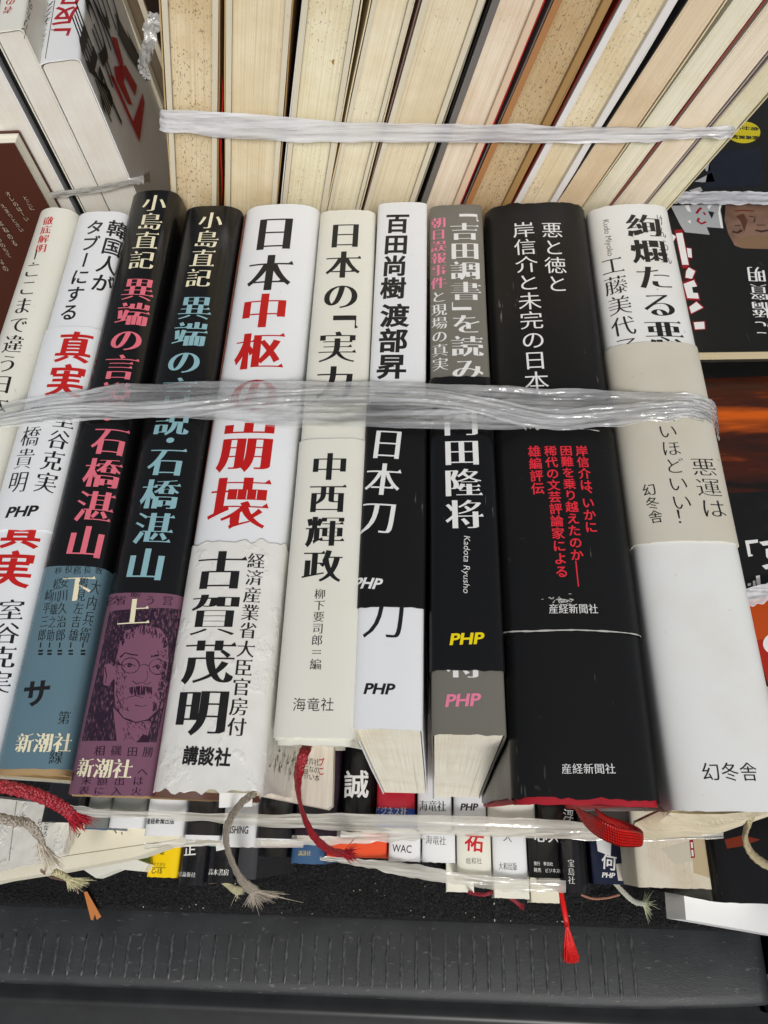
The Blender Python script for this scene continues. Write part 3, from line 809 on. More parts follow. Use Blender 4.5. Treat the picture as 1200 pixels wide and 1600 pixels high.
b8 = backbook((800, 867), (951, 1054), DKR, WPK, PG_STD[7], 'foxed cream book with dark red left cover and white jacket edge', tc=.0022, case=WPK)
b9 = backbook((868, 914), (1055, 1128), paper((.012, .012, .012, 1), .4, .5), CRP, PG_STD[8], 'tan-paged book with a thin black left cover in the back bundle', kind='soft')
b10 = backbook((915, 957), (1129, 1184), PT(224, 222, 200), PT(150, 70, 60), PG_STD[9], 'pale greenish-white paperback with a thin red cover line on its right', kind='soft')
b11 = backbook((958, 1009), (1185, 1256), PT(226, 216, 196), PT(176, 164, 156), PG_STD[10], 'clean pinkish-cream paperback, second from the right end of the back bundle', kind='soft')
b12 = backbook((1010, 1050), (1257, 1318), PT(176, 164, 156), PT(214, 204, 168), PG_STD[11], 'loose-leaved paperback with grainy edge at the right end of the back bundle', kind='soft')
# ribbon marker hanging in the second book and stain
def ribbon_strip(name, rows, mat, label, cat, parent=None):
    mb = MB(); mb.grid(rows, mat, True); o = mb.build(name, parent, 0)
    if not parent: tag(o, label, cat)
    return o
RIBR = simple('red_silk', rgb(176, 24, 26), .45, 900, .35, .6, .0004)
mb = MB(); rows = []
for t in np.linspace(0, 1, 30):
    y = 120 + 200 * t; x = 347 - 1.5 * t + 1.2 * math.sin(t * 9)
    ww = 2.4 * (1 - abs(2 * t - 1) ** 3) + .3
    a, c = PY(x - ww / 2, y, YB + .0007), PY(x + ww / 2, y, YB + .0007); rows.append([a, (a + c) / 2 + Vector((0, -.0005, 0)), c])
mb.grid(rows, RIBR)
tag(mb.build('bookmark_ribbon', None, 0), 'thin red ribbon pinched between the two leftmost books of the back bundle', 'bookmark')
mb = MB(); STAIN = simple('dried_glue', rgb(160, 122, 70), .6, 300, .5, .6, .001)
pf = PlaneSurf(Matrix.Identity(4), (0, YB + .0026, 0), (1, 0, 0), (0, 0, 1))
for k in range(14):
    x, y = 528 + random.gauss(0, 4), 104 + random.gauss(0, 5)
    poly(mb, pf, [(x + random.uniform(3, 6) * math.cos(a), y + random.uniform(3, 6) * math.sin(a)) for a in np.linspace(0, 6.28, 9)[:-1]], STAIN, .0002 + k * 3e-5, .003)
o = mb.build('glue_stain', b3.root, 0); o.matrix_parent_inverse = b3.root.matrix_world.inverted()

# ------------------------------------------------------------------ books at the far left
G3 = 'books of the stack at the far left'
YL = .246
def leftbook(xl, xr, y, mat, label, kind='soft', pg=None, **k):
    a, c = PY(xl, y, YL), PY(xr, y, YL); q_ = math.tan(math.radians(9)); a = PY(xl, y, YL + (a.x + .11) * q_); c = PY(xr, y, YL + (c.x + .11) * q_)
    z = (a.z + c.z) / 2
    mw = Matrix.Translation(((a.x + c.x) / 2, (a.y + c.y) / 2, z)) @ Matrix.Rotation(math.radians(9.0), 4, 'Z')
    return Book(mw, (c - a).length * .985, .19, D=.15, b=.0025, n=4.5, kind=kind, mat=mat, pg=pg, group=G3, label=label, **k)
PGW = pages(rgb(226, 222, 212), .0, streak=.35)
B = leftbook(57, 126, 94, WHITE, 'white boxy book at the far left, large black and red print on its side', pg=PGW)
J, S = B.jm, B.sf
DR = ink(rgb(176, 20, 34))
vtext(J, S, '」反日', (88, 58), (118, -20), 34, DR, GOT_H)
vtext(J, S, '暴かれるされがかた', (62, 88), (76, 4), 8, INK_K, MIN_M)
line(J, S, [(71, 92), (86, 0)], 1, INK_K); line(J, S, [(80, 47), (99, 48)], 2, INK_K)
ps = PlaneSurf(B.mw, (B.W / 2 + .00035, 0, 0), (0, -1, 0), (0, 0, -1)); ps.n = Vector((1, 0, 0))
vtext(J, ps, '誰もそこ', (141, 122), (170, -25), 34, INK_K, GOT_B, 3e-4)
for q in ([(173, 57), (182, 60), (192, 100), (187, 108)], [(177, 104), (195, 102), (213, 134), (210, 150), (194, 118), (192, 128), (206, 164), (199, 162), (180, 124)],
          [(170, 117), (176, 119), (207, 190), (222, 145), (225, 160), (217, 222)]): poly(J, ps, q, DR, 3e-4)
line(J, ps, [(163, 128), (166, 141), (189, 193)], 2.5, INK_K, 3e-4)
for q in ([(180, 20), (196, 52), (216, 86), (224, 110), (217, 112), (200, 86), (184, 55)], [(196, 45), (203, 60), (213, 80), (207, 78)]): poly(J, ps, q, INK_K, 3e-4)
for i in range(12): line(J, ps, [(151 + i * 1.2, 122 + i), (157 + i * 1.2, 133 + i * 1.2)], .9, INK_K, 3e-4)
B.done()
B = leftbook(-14, 37, 47, WHITEC, 'taller off-white book with small red print on its top, left of the boxy white book', pg=PGW)
vtext(B.jm, B.sf, '者の６', (10, 22), (22, -15), 14, DR, MIN_B)
vtext(B.jm, B.sf, 'しリたの', (35, 60), (58, 0), 12, INK_K, KAI)
B.done()
B = leftbook(-21, -15, 47, BLACKM, 'thin black-covered book squeezed between two white books at the far left', kind='soft', pg=pages(rgb(60, 56, 56), 0)); B.done()
B = leftbook(-96, -22, 60, WHITE, 'white-edged book behind the brown one, cut off by the left edge', pg=PGW); B.done()
B = leftbook(-112, -97, 60, BLACKM, 'dark book just visible at the left edge above the brown book', pg=pages(rgb(60, 56, 56), 0)); B.done()
# brown book leaning up in front of them
BRN = paper(rgb(80, 42, 31), .5, .6)
tr_ = PY(22, 224, .232); W_ = .007
mw = Matrix(((0, 0, -1, tr_.x - .11), (-1, 0, 0, tr_.y + W_ / 2), (0, 1, 0, tr_.z - .182), (0, 0, 0, 1)))
B = Book(mw, W_, .182, D=.11, b=.002, n=3, kind='soft', mat=BRN, pg=PG_LIGHT, label='dark brown book with white handwriting on its cover, standing at the left edge', warp=.0002)
ps = PlaneSurf(mw, (W_ / 2 + .00035, 0, 0), (0, 0, -1), (0, 1, 0))
ps.n = Vector((1, 0, 0))
INK_GW = ink(rgb(190, 176, 160))
for t, s_, e_ in (('オレのはーい', (10, 298), (44, 345)), ('えまりとさい', (2, 317), (36, 362)), ('とこに', (38, 305), (52, 328)), ('よねのる', (-2, 342), (26, 384)), ('りのちて', (-3, 370), (16, 402)), ('なの', (-2, 402), (12, 424))):
    vtext(B.jm, ps, t, s_, e_, 8, INK_GW, KAI, 3e-4)
B.done()
# gap behind: dark books seen on edge
def slab(name, c, size, rot, mat, label, cat='book', bev=.0006, group=None):
    bm = bmesh.new(); bmesh.ops.create_cube(bm, size=1); bmesh.ops.scale(bm, vec=size, verts=bm.verts)
    bmesh.ops.bevel(bm, geom=bm.edges[:], offset=bev, segments=2, affect='EDGES')
    me = bpy.data.meshes.new(name); bm.to_mesh(me); bm.free(); me.materials.append(mat)
    o = bpy.data.objects.new(name, me); COL.objects.link(o); o.location = c; o.rotation_euler = rot
    return tag(o, label, cat, group)
def farbook(xl, xr, y, Y, mat, pg, label, lean=.12):
    a, c = PY(xl, y, Y), PY(xr, y, Y); d = Vector((lean, 0, 1)).normalized(); o = (a + c) / 2 - d * .15 + Vector((0, .128, 0))
    Xd = Vector((d.z, 0, -d.x)); Yd = Vector((0, 1, 0))
    mw = Matrix(((-Xd.x, d.x, Yd.x, o.x), (-Xd.y, d.y, Yd.y, o.y), (-Xd.z, d.z, Yd.z, o.z), (0, 0, 0, 1)))
    B = Book(mw, (c - a).length, .2, b=.003, n=3, kind='hard', mat=(mat, mat), pg=pg, label=label, concave=.002); B.done()
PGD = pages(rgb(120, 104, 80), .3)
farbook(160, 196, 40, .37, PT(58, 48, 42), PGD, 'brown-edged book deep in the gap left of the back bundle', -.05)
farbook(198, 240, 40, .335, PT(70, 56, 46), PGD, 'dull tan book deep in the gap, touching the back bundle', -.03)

# ------------------------------------------------------------------ magazines and books at the right
def flat_book(z, y_near, y_far, xl, xr, th, mat, label, near_px=1060, cat='book'):
    a = P(near_px, y_near, z); y0 = a.y; y1 = P(near_px, y_far, z).y
    x0 = P(xl, y_near, z).x; x1 = P(xr, y_near, z).x
    root = thing('book', label, cat, Matrix.Translation(((x0 + x1) / 2, (y0 + y1) / 2, z - th)), 'books lying flat at the right')
    def box(mb, X0, X1, Y0, Y1, Z0, Z1, m):
        c = Vector(((x0 + x1) / 2, (y0 + y1) / 2, z - th))
        v = [Vector((X, Y, Z)) - c for Z in (Z0, Z1) for Y in (Y0, Y1) for X in (X0, X1)]
        mb.add(v, [(0, 2, 3, 1), (4, 5, 7, 6), (0, 1, 5, 4), (2, 6, 7, 3), (0, 4, 6, 2), (1, 3, 7, 5)], m, False)
    mb = MB(); box(mb, x0 + .0006, x1, y0 + .0008, y1, z - th + .0005, z - .0005, PG_FLAT); mb.build('page_block', root)
    cm = MB(); box(cm, x0, x1 + .001, y0, y1 + .001, z - .0005, z, mat)
    box(cm, x0, x1 + .001, y0, y1 + .001, z - th, z - th + .0005, mat)
    sf = PlaneSurf(root.matrix_world, (0, 0, th), (1, 0, 0), (0, 1, 0))
    return root, cm, sf
g = NG('cut_page_edges_flat'); v = g.map((.004, .004, 1)); f1 = g.noise(3000, v, 2, .7)
g.l(g.mix(g.ramp(f1, .3, .65), rgb(176, 160, 122), rgb(222, 210, 176)), g.b.inputs['Base Color']); g.b.inputs['Roughness'].default_value = .8; PG_FLAT = g.m
COVB = paper((.012, .0115, .010, 1), .3, .4, .4, .2)
ZR = -.020
root, cm, sf = flat_book(ZR, 550, 60, 985, 1420, .0058, COVB, 'dark glossy flat-lying book with a face and grey lettering on its cover')
NAVY = ink((.010, .012, .022, 1), .3); SILV = ink(rgb(168, 170, 172), .35); SKIN = None
poly(cm, sf, [(1112, 236), (1190, 232), (1190, 290), (1100, 296)], NAVY)
YEL = ink(rgb(206, 190, 30), .35)
poly(cm, sf, ell(1162, 207, 26, 17, k=30), YEL)
vtext(cm, sf, '角分限', (1186, 202), (1145, 199), 9, INK_K, GOT_H, 1e-4); vtext(cm, sf, '開高貢献', (1186, 216), (1143, 214), 9, INK_K, GOT_H, 1e-4)
for q in ([(1085, 284), (1112, 270), (1117, 284), (1098, 285)], [(1100, 262), (1108, 250), (1110, 266), (1104, 268)], [(1076, 298), (1094, 292), (1098, 298), (1090, 304)]): poly(cm, sf, q, SILV)
poly(cm, sf, [(1048, 322), (1124, 318), (1128, 340), (1130, 357), (1104, 355), (1109, 367), (1070, 363), (1062, 350)], SILV)
poly(cm, sf, [(1124, 318), (1128, 318), (1125, 330), (1130, 357), (1126, 356), (1122, 334)], INK_W, 1e-4)
for q in ([(1070, 322), (1076, 320), (1080, 332), (1074, 330)], [(1104, 322), (1112, 320), (1108, 328)], [(1074, 346), (1079, 344), (1079, 350)]): poly(cm, sf, q, INK_W, 1e-4)
poly(cm, sf, [(1106, 330), (1116, 332), (1112, 342)], INK_K, 1e-4)
RW = ink(rgb(150, 20, 34), .35)
line(cm, sf, [(1088, 334), (1092, 328), (1096, 325)], 4, RW, 1.1e-4); line(cm, sf, [(1103, 347), (1096, 350), (1090, 346), (1092, 341)], 4, RW, 1.1e-4); line(cm, sf, [(1099, 332), (1102, 336)], 3, RW, 1.1e-4)
g = NG('printed_skin'); n_ = g.noise(90, detail=3); g.l(g.mix(g.ramp(n_, .35, .65), rgb(96, 72, 60), rgb(136, 106, 88)), g.b.inputs['Base Color']); g.b.inputs['Roughness'].default_value = .32; SKIN = g.m
poly(cm, sf, [(1134, 318), (1260, 312), (1262, 384), (1215, 390), (1160, 388), (1148, 384), (1138, 366), (1132, 344)], SKIN)
TANK = ink(rgb(132, 104, 78), .32); DSK = ink(rgb(62, 38, 30), .32); LIP = ink(rgb(104, 44, 34), .32)
poly(cm, sf, [(1148, 376), (1170, 368), (1215, 370), (1255, 366), (1255, 384), (1210, 388), (1160, 387)], TANK, 9e-5)
line(cm, sf, [(1144, 362), (1152, 364), (1159, 360)], 4, DSK, 1.1e-4, .3); line(cm, sf, [(1180, 360), (1190, 362), (1200, 360)], 4, DSK, 1.1e-4, .3)
line(cm, sf, [(1148, 353), (1157, 352)], 2, DSK, 1.1e-4); line(cm, sf, [(1182, 352), (1196, 352)], 2, DSK, 1.1e-4)
poly(cm, sf, [(1150, 338), (1162, 334), (1168, 346), (1163, 362), (1157, 346)], ink(rgb(88, 54, 40), .32), 1e-4)
line(cm, sf, [(1148, 330), (1160, 329), (1178, 330)], 2.5, LIP, 1.1e-4); line(cm, sf, [(1170, 338), (1180, 340), (1178, 348)], 2, DSK, 1.1e-4)
for q in ([(1056, 365), (1066, 364), (1076, 414), (1066, 414)], [(1050, 366), (1056, 370), (1052, 378)], [(1073, 388), (1080, 389), (1081, 403), (1075, 402)], [(1076, 418), (1086, 424), (1081, 436), (1071, 434), (1072, 424)],
          [(1068, 444), (1084, 438), (1089, 448), (1081, 449), (1083, 458), (1090, 458), (1092, 467), (1074, 466)], [(1077, 480), (1088, 472), (1098, 481), (1080, 490)], [(1084, 504), (1100, 503), (1101, 514), (1086, 515)]):
    c = (sum(p[0] for p in q) / len(q), sum(p[1] for p in q) / len(q))
    poly(cm, sf, [(c[0] + (x - c[0]) * 1.25, c[1] + (y - c[1]) * 1.22) for x, y in q], RW, 8e-5); poly(cm, sf, q, INK_W, 1.1e-4)
vtext(cm, sf, 'に橋賢明', (1196, 528), (1180, 416), 28, INK_W, MIN_B, 1e-4)
cm.build('cover', root)
g = NG('printed_sunset'); vv = g.map((.16, 1, 1)); n1 = g.noise(75, vv, 4, .6); n2 = g.noise(16, g.map((.1, 1, 1)), 2)
k = g.ramp(g.math('ADD', g.math('MULTIPLY', n1, .7), g.math('MULTIPLY', n2, .5)), .50, .72)
rp = g.n('ShaderNodeValToRGB'); rp.color_ramp.elements[0].color = (.008, .006, .005, 1); rp.color_ramp.elements[1].color = rgb(206, 92, 14)
e = rp.color_ramp.elements.new(.45); e.color = rgb(70, 28, 10); g.l(k, rp.inputs[0]); g.l(rp.outputs[0], g.b.inputs['Base Color']); g.b.inputs['Roughness'].default_value = .3; SUNSET = g.m
root, cm, sf = flat_book(-.032, 1072, 470, 1040, 1500, .012, SUNSET, 'flat-lying book with a dark orange sunset on its cover and a black band', 1190)
BL2 = ink((.009, .009, .009, 1), .3)
poly(cm, sf, [(1120, 772), (1420, 755), (1420, 905), (1150, 940)], BL2)
poly(cm, sf, [(1085, 556), (1300, 548), (1300, 585), (1090, 592)], BL2)
for q in ([(1164, 845), (1184, 843), (1184, 848), (1170, 850), (1176, 869), (1169, 870)], [(1186, 847), (1200, 845), (1200, 852), (1192, 853)], [(1196, 858), (1206, 856), (1206, 880), (1197, 870)], [(1190, 884), (1206, 880), (1206, 888), (1196, 890)]): poly(cm, sf, q, INK_W, 1e-4)
poly(cm, sf, [(1171, 852), (1181, 850), (1181, 852), (1173, 854), (1175, 866), (1173, 867)], BL2, 1.2e-4)
for q in ([(1176, 908), (1180, 907), (1182, 930), (1178, 931)], [(1168, 912), (1173, 911), (1173, 915), (1168, 916)], [(1170, 920), (1184, 918), (1184, 922), (1171, 923)], [(1181, 900), (1187, 899), (1190, 930), (1184, 931)], [(1194, 915), (1206, 908), (1206, 926), (1198, 926)]): poly(cm, sf, q, INK_W, 1e-4)
poly(cm, sf, [(1165, 945), (1420, 915), (1420, 985), (1180, 1000)], ink(rgb(186, 74, 20), .3)); poly(cm, sf, [(1180, 1000), (1420, 985), (1420, 1070), (1200, 1070)], ink(rgb(170, 40, 24), .3))
poly(cm, sf, ell(1212, 1006, 20, 17, k=24), INK_W, 1e-4)
cm.build('cover', root)

# ------------------------------------------------------------------ lower bundles
G4, G5 = 'books of the second bundle, under the front one', 'books of the third bundle down'
def lower(z, xl, xr, yb, label, zones=None, mat=WHITE, rot=0, L=.182, D=.124, b=.003, n=3, kind='soft', group=None, pg=None, shear=.06, band=None):
    a, c = P(xl, yb, z - .0015), P(xr, yb, z - .0015); W = (c - a).x
    o = P((xl + xr) / 2, yb, z)
    mw = Matrix.Translation(o) @ Matrix.Rotation(math.radians(rot), 4, 'Z')
    zs = None
    if zones: zs = [(P(0, ya, z).y - o.y, P(0, yb_, z).y - o.y, m) for ya, yb_, m in zones]; zs[0] = (-1, zs[0][1], zs[0][2]); zs[-1] = (zs[-1][0], 9, zs[-1][2])
    return Book(mw, W * .985, L, D=D, b=b, n=n, kind=kind, mat=mat, zones=zs, pg=pg, group=group, label=label, shear=shear, warp=.00015)
Z2, Z3 = -.136, -.268
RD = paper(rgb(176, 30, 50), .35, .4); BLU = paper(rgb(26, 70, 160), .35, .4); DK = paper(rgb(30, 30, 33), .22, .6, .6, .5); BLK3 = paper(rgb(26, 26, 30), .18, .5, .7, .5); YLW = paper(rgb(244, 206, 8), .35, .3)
GRN = paper(rgb(118, 150, 54), .4, .4); ORG = paper(rgb(236, 84, 40), .4, .4); BLB = paper(rgb(58, 92, 132), .35, .5); SALM = paper(rgb(232, 190, 164), .45, .5); MOTT = paper(rgb(120, 122, 118), .4, 1.5, .4, .9); NVY = paper(rgb(24, 32, 58), .3, .5)
B = lower(Z2, 342, 397, 1324, 'white book end printed with small bold capital letters, behind the thin grey ribbon', group=G4); htext(B.jm, B.sf, 'PUBLISHING', (344, 1296), (388, 1297), 12, INK_K, GOT_B); B.done()
B = lower(Z2, 285, 341, 1312, 'black book end with a blank white label strip, under the purple portrait book', zones=[(1312, 1296, WHITE), (1296, 0, DK)], group=G4); B.done()
B = lower(Z2, 222, 284, 1306, 'white book end with one tiny row of black characters, right of the mottled grey one', group=G4); htext(B.jm, B.sf, '産経新聞出版', (230, 1283), (273, 1283), 9, INK_K, GOT_B); B.done()
B = lower(Z2, 166, 221, 1294, 'mottled grey book end with a white label and blue lower rim', zones=[(1294, 1290, BLB), (1290, 1270, WHITE), (1270, 0, MOTT)], group=G4); B.done()
B = lower(Z2, 128, 165, 1296, 'mottled dark book end between the red ribbon tip and the white label', zones=[(1296, 1290, BLB), (1290, 0, MOTT)], group=G4); B.done()
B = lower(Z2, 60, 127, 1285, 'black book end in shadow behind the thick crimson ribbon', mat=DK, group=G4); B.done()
B = lower(Z2, 528, 584, 1296, 'black book end with one large white character cut by the book above', mat=BLACK, b=.006, n=2.3, group=G4); vtext(B.jm, B.sf, '誠', (556, 1202), (555, 1248), 36, INK_W, GOT_B); B.done()
B = lower(Z2, 398, 455, 1312, 'white book end partly covered by the loose striped cover', zones=[(1312, 1298, WHITE), (1298, 0, DK)], group=G4); B.done()
B = lower(Z2, 457, 526, 1306, 'dark purple-black book end between the curved red ribbon and the large white character', mat=paper(rgb(38, 24, 38), .35, .5), group=G4); B.done()
B = lower(Z2, 586, 648, 1294, 'red and blue book end with white lettering on the blue', zones=[(1294, 1247, BLU), (1247, 0, RD)], group=G4); htext(B.jm, B.sf, 'ビジネス社', (588, 1267), (636, 1269), 14, INK_W, MIN_B); B.done()
B = lower(Z2, 651, 706, 1296, 'white book end with three serif characters, directly right of the red and blue one', group=G4); htext(B.jm, B.sf, '海竜社', (655, 1259), (697, 1260), 17, INK_K, MIN_B); B.done()
B = lower(Z2, 709, 761, 1297, 'white book end with slanted black capitals, below the grey paperback', group=G4); htext(B.jm, B.sf, 'PHP', (720, 1261), (747, 1261), 11, INK_K, GOT_H, 8e-5, .22); B.done()
B = lower(Z2, 763, 839, 1300, 'blank cream book end below the left corner of the thick black book', mat=WHITEC, group=G4); B.done()
B = lower(Z2, 843, 902, 1302, 'black book end with one small white character, left of the wide red ribbon loop', mat=BLACK, group=G4); vtext(B.jm, B.sf, '浮', (889, 1264), (888, 1284), 16, INK_W, KAI); B.done()
B = lower(Z2, 904, 988, 1306, 'dark brown book end behind the wide red ribbon loop', mat=paper(rgb(52, 44, 42), .4, .5), group=G4); B.done()
B = lower(Z3, 186, 233, 1352, 'green book end with a white rim, low at the left', zones=[(1352, 1345, WHITE), (1345, 0, GRN)], group=G5); B.done()
B = lower(Z3, 227, 275, 1371, 'bright yellow book end with small black print', mat=YLW, rot=0, group=G5); htext(B.jm, B.sf, 'C-15', (237, 1361), (253, 1361), 8, INK_K, GOT_B); htext(B.jm, B.sf, '日本文芸社', (235, 1350), (259, 1351), 6, ink(rgb(150, 126, 20)), GOT_M); line(B.jm, B.sf, [(236, 1355), (259, 1356)], .8, INK_K); vtext(B.jm, B.sf, '最', (254, 1326), (253, 1336), 7, INK_K, GOT_M); B.done()
B = lower(Z3, 270, 319, 1383, 'black book end with large white characters above tiny ones, beside the yellow one', zones=[(1383, 1381.5, WHITE), (1381.5, 0, BLK3)], b=.007, n=2.2, group=G5); vtext(B.jm, B.sf, '治正', (298, 1298), (296, 1338), 17, INK_W, GOT_B); htext(B.jm, B.sf, '中央公論新社', (273, 1364), (306, 1367), 8, INK_W, MIN_M); B.done()
B = lower(Z3, 316, 366, 1380, 'black book end with a small teal patch at its top left', zones=[(1380, 1378.5, WHITE), (1378.5, 0, BLK3)], b=.006, n=2.4, group=G5); htext(B.jm, B.sf, '高木書房', (326, 1362), (358, 1363), 10, INK_W, MIN_B); poly(B.jm, B.sf, [(323, 1312), (333, 1312), (332, 1323), (322, 1323)], ink(rgb(40, 130, 130))); poly(B.jm, B.sf, [(337, 1318), (352, 1318), (352, 1327), (338, 1330)], INK_W); B.done()
B = lower(Z3, 367, 399, 1374, 'narrow glossy grey-black book end hidden behind the grey ribbon', mat=paper(rgb(62, 62, 66), .2, .4), group=G5); B.done()
B = lower(Z3, 410, 448, 1339, 'small black book end set back left of the blue one', zones=[(1339, 1337, WHITE), (1337, 0, BLACK)], group=G5); B.done()
B = lower(Z3, 452, 506, 1350, 'blue book end with tiny gold characters', zones=[(1350, 1348, YLW), (1348, 0, BLB)], b=.004, n=2.4, group=G5); htext(B.jm, B.sf, '講談社', (466, 1333), (486, 1333), 8, ink(rgb(206, 186, 110)), MIN_B); B.done()
B = lower(Z3, 508, 604, 1340, 'wide orange-red book end beneath the tip of the curved red ribbon', mat=ORG, group=G5); B.done()
B = lower(Z3, 606, 657, 1346, 'white book end with three thin Latin capitals', group=G5); htext(B.jm, B.sf, 'WAC', (613, 1325), (643, 1327), 12, INK_K, GOT_M); B.done()
B = lower(Z3, 659, 712, 1348, 'white book end with faint serif characters, left of the one with the red character', group=G5); htext(B.jm, B.sf, '海竜社', (665, 1312), (697, 1314), 14, ink(rgb(70, 70, 70)), MIN_M); B.done()
B = lower(Z3, 714, 769, 1378, 'cream book end with one big red character and a salmon lower edge', zones=[(1378, 1362, SALM), (1362, 0, WHITEC)], group=G5); vtext(B.jm, B.sf, '祐', (742, 1298), (740, 1332), 28, REDB, GOT_B); htext(B.jm, B.sf, '総和社', (728, 1345), (753, 1345), 10, INK_K, GOT_L); B.done()
B = lower(Z3, 771, 826, 1375, 'white book end with four narrow black characters, right of the salmon-edged one', group=G5); htext(B.jm, B.sf, '大和出版', (779, 1353), (808, 1354), 12, INK_K, MIN_M); vtext(B.jm, B.sf, '人', (794, 1300), (793, 1316), 14, INK_K, MIN_M); B.done()
B = lower(Z3, 828, 877, 1372, 'black book end with two rows of tiny white print and large cut-off white characters', mat=BLACK, group=G5); htext(B.jm, B.sf, '発行 季白社', (834, 1349), (864, 1350), 6, INK_W, GOT_M); htext(B.jm, B.sf, '発売 ビジネス社', (834, 1359), (876, 1361), 6.5, INK_W, GOT_M); htext(B.jm, B.sf, '心人', (834, 1306), (874, 1308), 18, INK_W, GOT_B); B.done()
B = lower(Z3, 878, 925, 1396, 'glossy black round-backed book end with a small upright column of white characters', zones=[(1396, 1394.5, WHITE), (1394.5, 0, BLK3)], b=.006, n=2.2, group=G5); vtext(B.jm, B.sf, '宝島社', (892, 1342), (893, 1382), 10, INK_W, MIN_M); B.done()
B = lower(Z3, 927, 996, 1382, 'navy book end with white slanted capitals and a white character above', zones=[(1382, 1380, WHITE), (1380, 0, NVY)], group=G5); vtext(B.jm, B.sf, '何', (952, 1334), (951, 1360), 22, INK_W, GOT_B); htext(B.jm, B.sf, 'PHP', (941, 1367), (961, 1368), 8, INK_W, GOT_H, 8e-5, .22)
poly(B.jm, B.sf, [(962, 1350), (994, 1346), (994, 1378), (966, 1376)], ink(rgb(206, 200, 190))); poly(B.jm, B.sf, [(930, 1300), (956, 1300), (954, 1338), (934, 1330)], INK_W); B.done()
WORN = paper(rgb(222, 212, 186), .6, 1.9, .4, 0, .5); WORNP = pages(rgb(232, 222, 198), .5, streak=.8)
B = lower(-.235, 998, 1116, 1388, 'worn cream book end with a torn tan flap, low at the right', mat=WORNP, b=.004, n=3, group=G5)
poly(B.jm, B.sf, [(1080, 1312), (1104, 1306), (1116, 1374), (1084, 1364)], ink(rgb(194, 176, 140), .6)); poly(B.jm, B.sf, [(1032, 1326), (1078, 1314), (1082, 1346), (1054, 1350)], ink(rgb(206, 198, 176), .6), 5e-5)
poly(B.jm, B.sf, [(1077, 1313), (1083, 1312), (1086, 1340), (1080, 1341)], RW, 9e-5); poly(B.jm, B.sf, [(1079, 1316), (1082, 1316), (1083, 1325), (1080, 1325)], INK_W, 1.1e-4); poly(B.jm, B.sf, [(1080, 1328), (1083, 1328), (1084, 1338), (1081, 1338)], INK_W, 1.1e-4)
for i in range(5): poly(B.jm, B.sf, [(1106 + i * 2, 1310 + i * 15), (1111 + i * 2, 1310 + i * 15), (1112 + i * 2, 1317 + i * 15), (1108 + i * 2, 1317 + i * 15)], INK_K)
B.done()
B = lower(-.235, 1119, 1250, 1412, 'large glossy black book end with a faint orange print, lower right corner', mat=BLACK, b=.010, n=4, group=G5)
poly(B.jm, B.sf, [(1132, 1312), (1160, 1305), (1188, 1312), (1160, 1322), (1136, 1326)], ink(rgb(120, 44, 18), .3)); B.done()
def endbox(z, pts, depth, mat, label, name='book'):
    mb = MB(); a = [P(x, y, z) for x, y in pts]; lo = [p + Vector((0, .0, -depth)) for p in a]; n = len(a)
    mb.add(a + lo, [tuple(range(n))[::-1], tuple(range(n, 2 * n))] + [(i, (i + 1) % n, n + (i + 1) % n, n + i) for i in range(n)], mat, False)
    return mb
Z4 = -.374
for xl, xr, yb, m, lab in ((697, 741, 1394, WHITEC, 'small white book end lowest under the salmon-edged one'), (772, 828, 1404, WHITEC, 'white book end at the bottom above the dark red ribbon'), (830, 875, 1411, CREAM, 'small cream book end at the bottom, beside the hanging red tassel')):
    B = lower(Z4, xl, xr, yb, lab, mat=m, L=.12, D=.026, b=.001, n=5, group='books lowest in the pile', shear=0); B.done()
mb = endbox(-.30, [(1068, 1392), (1072, 1437), (1240, 1466), (1240, 1330), (1075, 1330)], .04, WHITE, '')
mb2 = mb
o = mb.build('box', None, 30); tag(o, 'plain white flat box under the black book, lower right', 'box')
# cream books at the lower left
mb = MB(); z = -.16; q = [(-70, 1236), (158, 1262), (282, 1306), (276, 1316), (215, 1338), (90, 1362), (0, 1376), (-70, 1392)]
mb = endbox(z, q, .012, CREAM, '')
sfz = PlaneSurf(Matrix.Identity(4), (0, 0, z), (1, 0, 0), (0, 1, 0))
vtext(mb, sfz, 'り', (122, 1300), (121, 1310), 7, INK_K, KAI)
line(mb, sfz, [(92, 1288), (88, 1352)], 2, ink(rgb(236, 234, 226))); line(mb, sfz, [(0, 1362), (100, 1338), (276, 1312)], 1, ink(rgb(150, 136, 104)))
line(mb, sfz, [(126, 1302), (122, 1308)], 1.5, INK_K); line(mb, sfz, [(178, 1296), (182, 1302)], 1.5, INK_K); line(mb, sfz, [(190, 1300), (191, 1304)], 1.5, INK_K)
tag(mb.build('booklet', None, 30), 'creased cream booklet jutting out at the lower left, under the greyish white one', 'booklet')
mb = endbox(-.150, [(-70, 1240), (96, 1258), (112, 1286), (98, 1334), (40, 1352), (-70, 1372)], .006, paper(rgb(214, 212, 204), .3, .9, .5, 0, .6), '')
sfz = PlaneSurf(Matrix.Identity(4), (0, 0, -.150), (1, 0, 0), (0, 1, 0))
vtext(mb, sfz, 'らり', (62, 1279), (63, 1302), 8, INK_K, KAI); vtext(mb, sfz, 'こなろと', (74, 1279), (68, 1318), 8, INK_K, KAI); vtext(mb, sfz, 'しえ', (38, 1268), (36, 1284), 7, INK_K, KAI)
line(mb, sfz, [(26, 1252), (14, 1345)], 1, ink(rgb(120, 110, 90)))
tag(mb.build('booklet', None, 30), 'greyish white booklet with short columns of characters, under the crimson ribbon', 'booklet')
mb = endbox(-.152, [(42, 1240), (110, 1252), (106, 1268), (40, 1258)], .0008, WHITE, ''); tag(mb.build('paper_slip', None, 30), 'blank white paper slip under the crimson ribbon', 'slip')
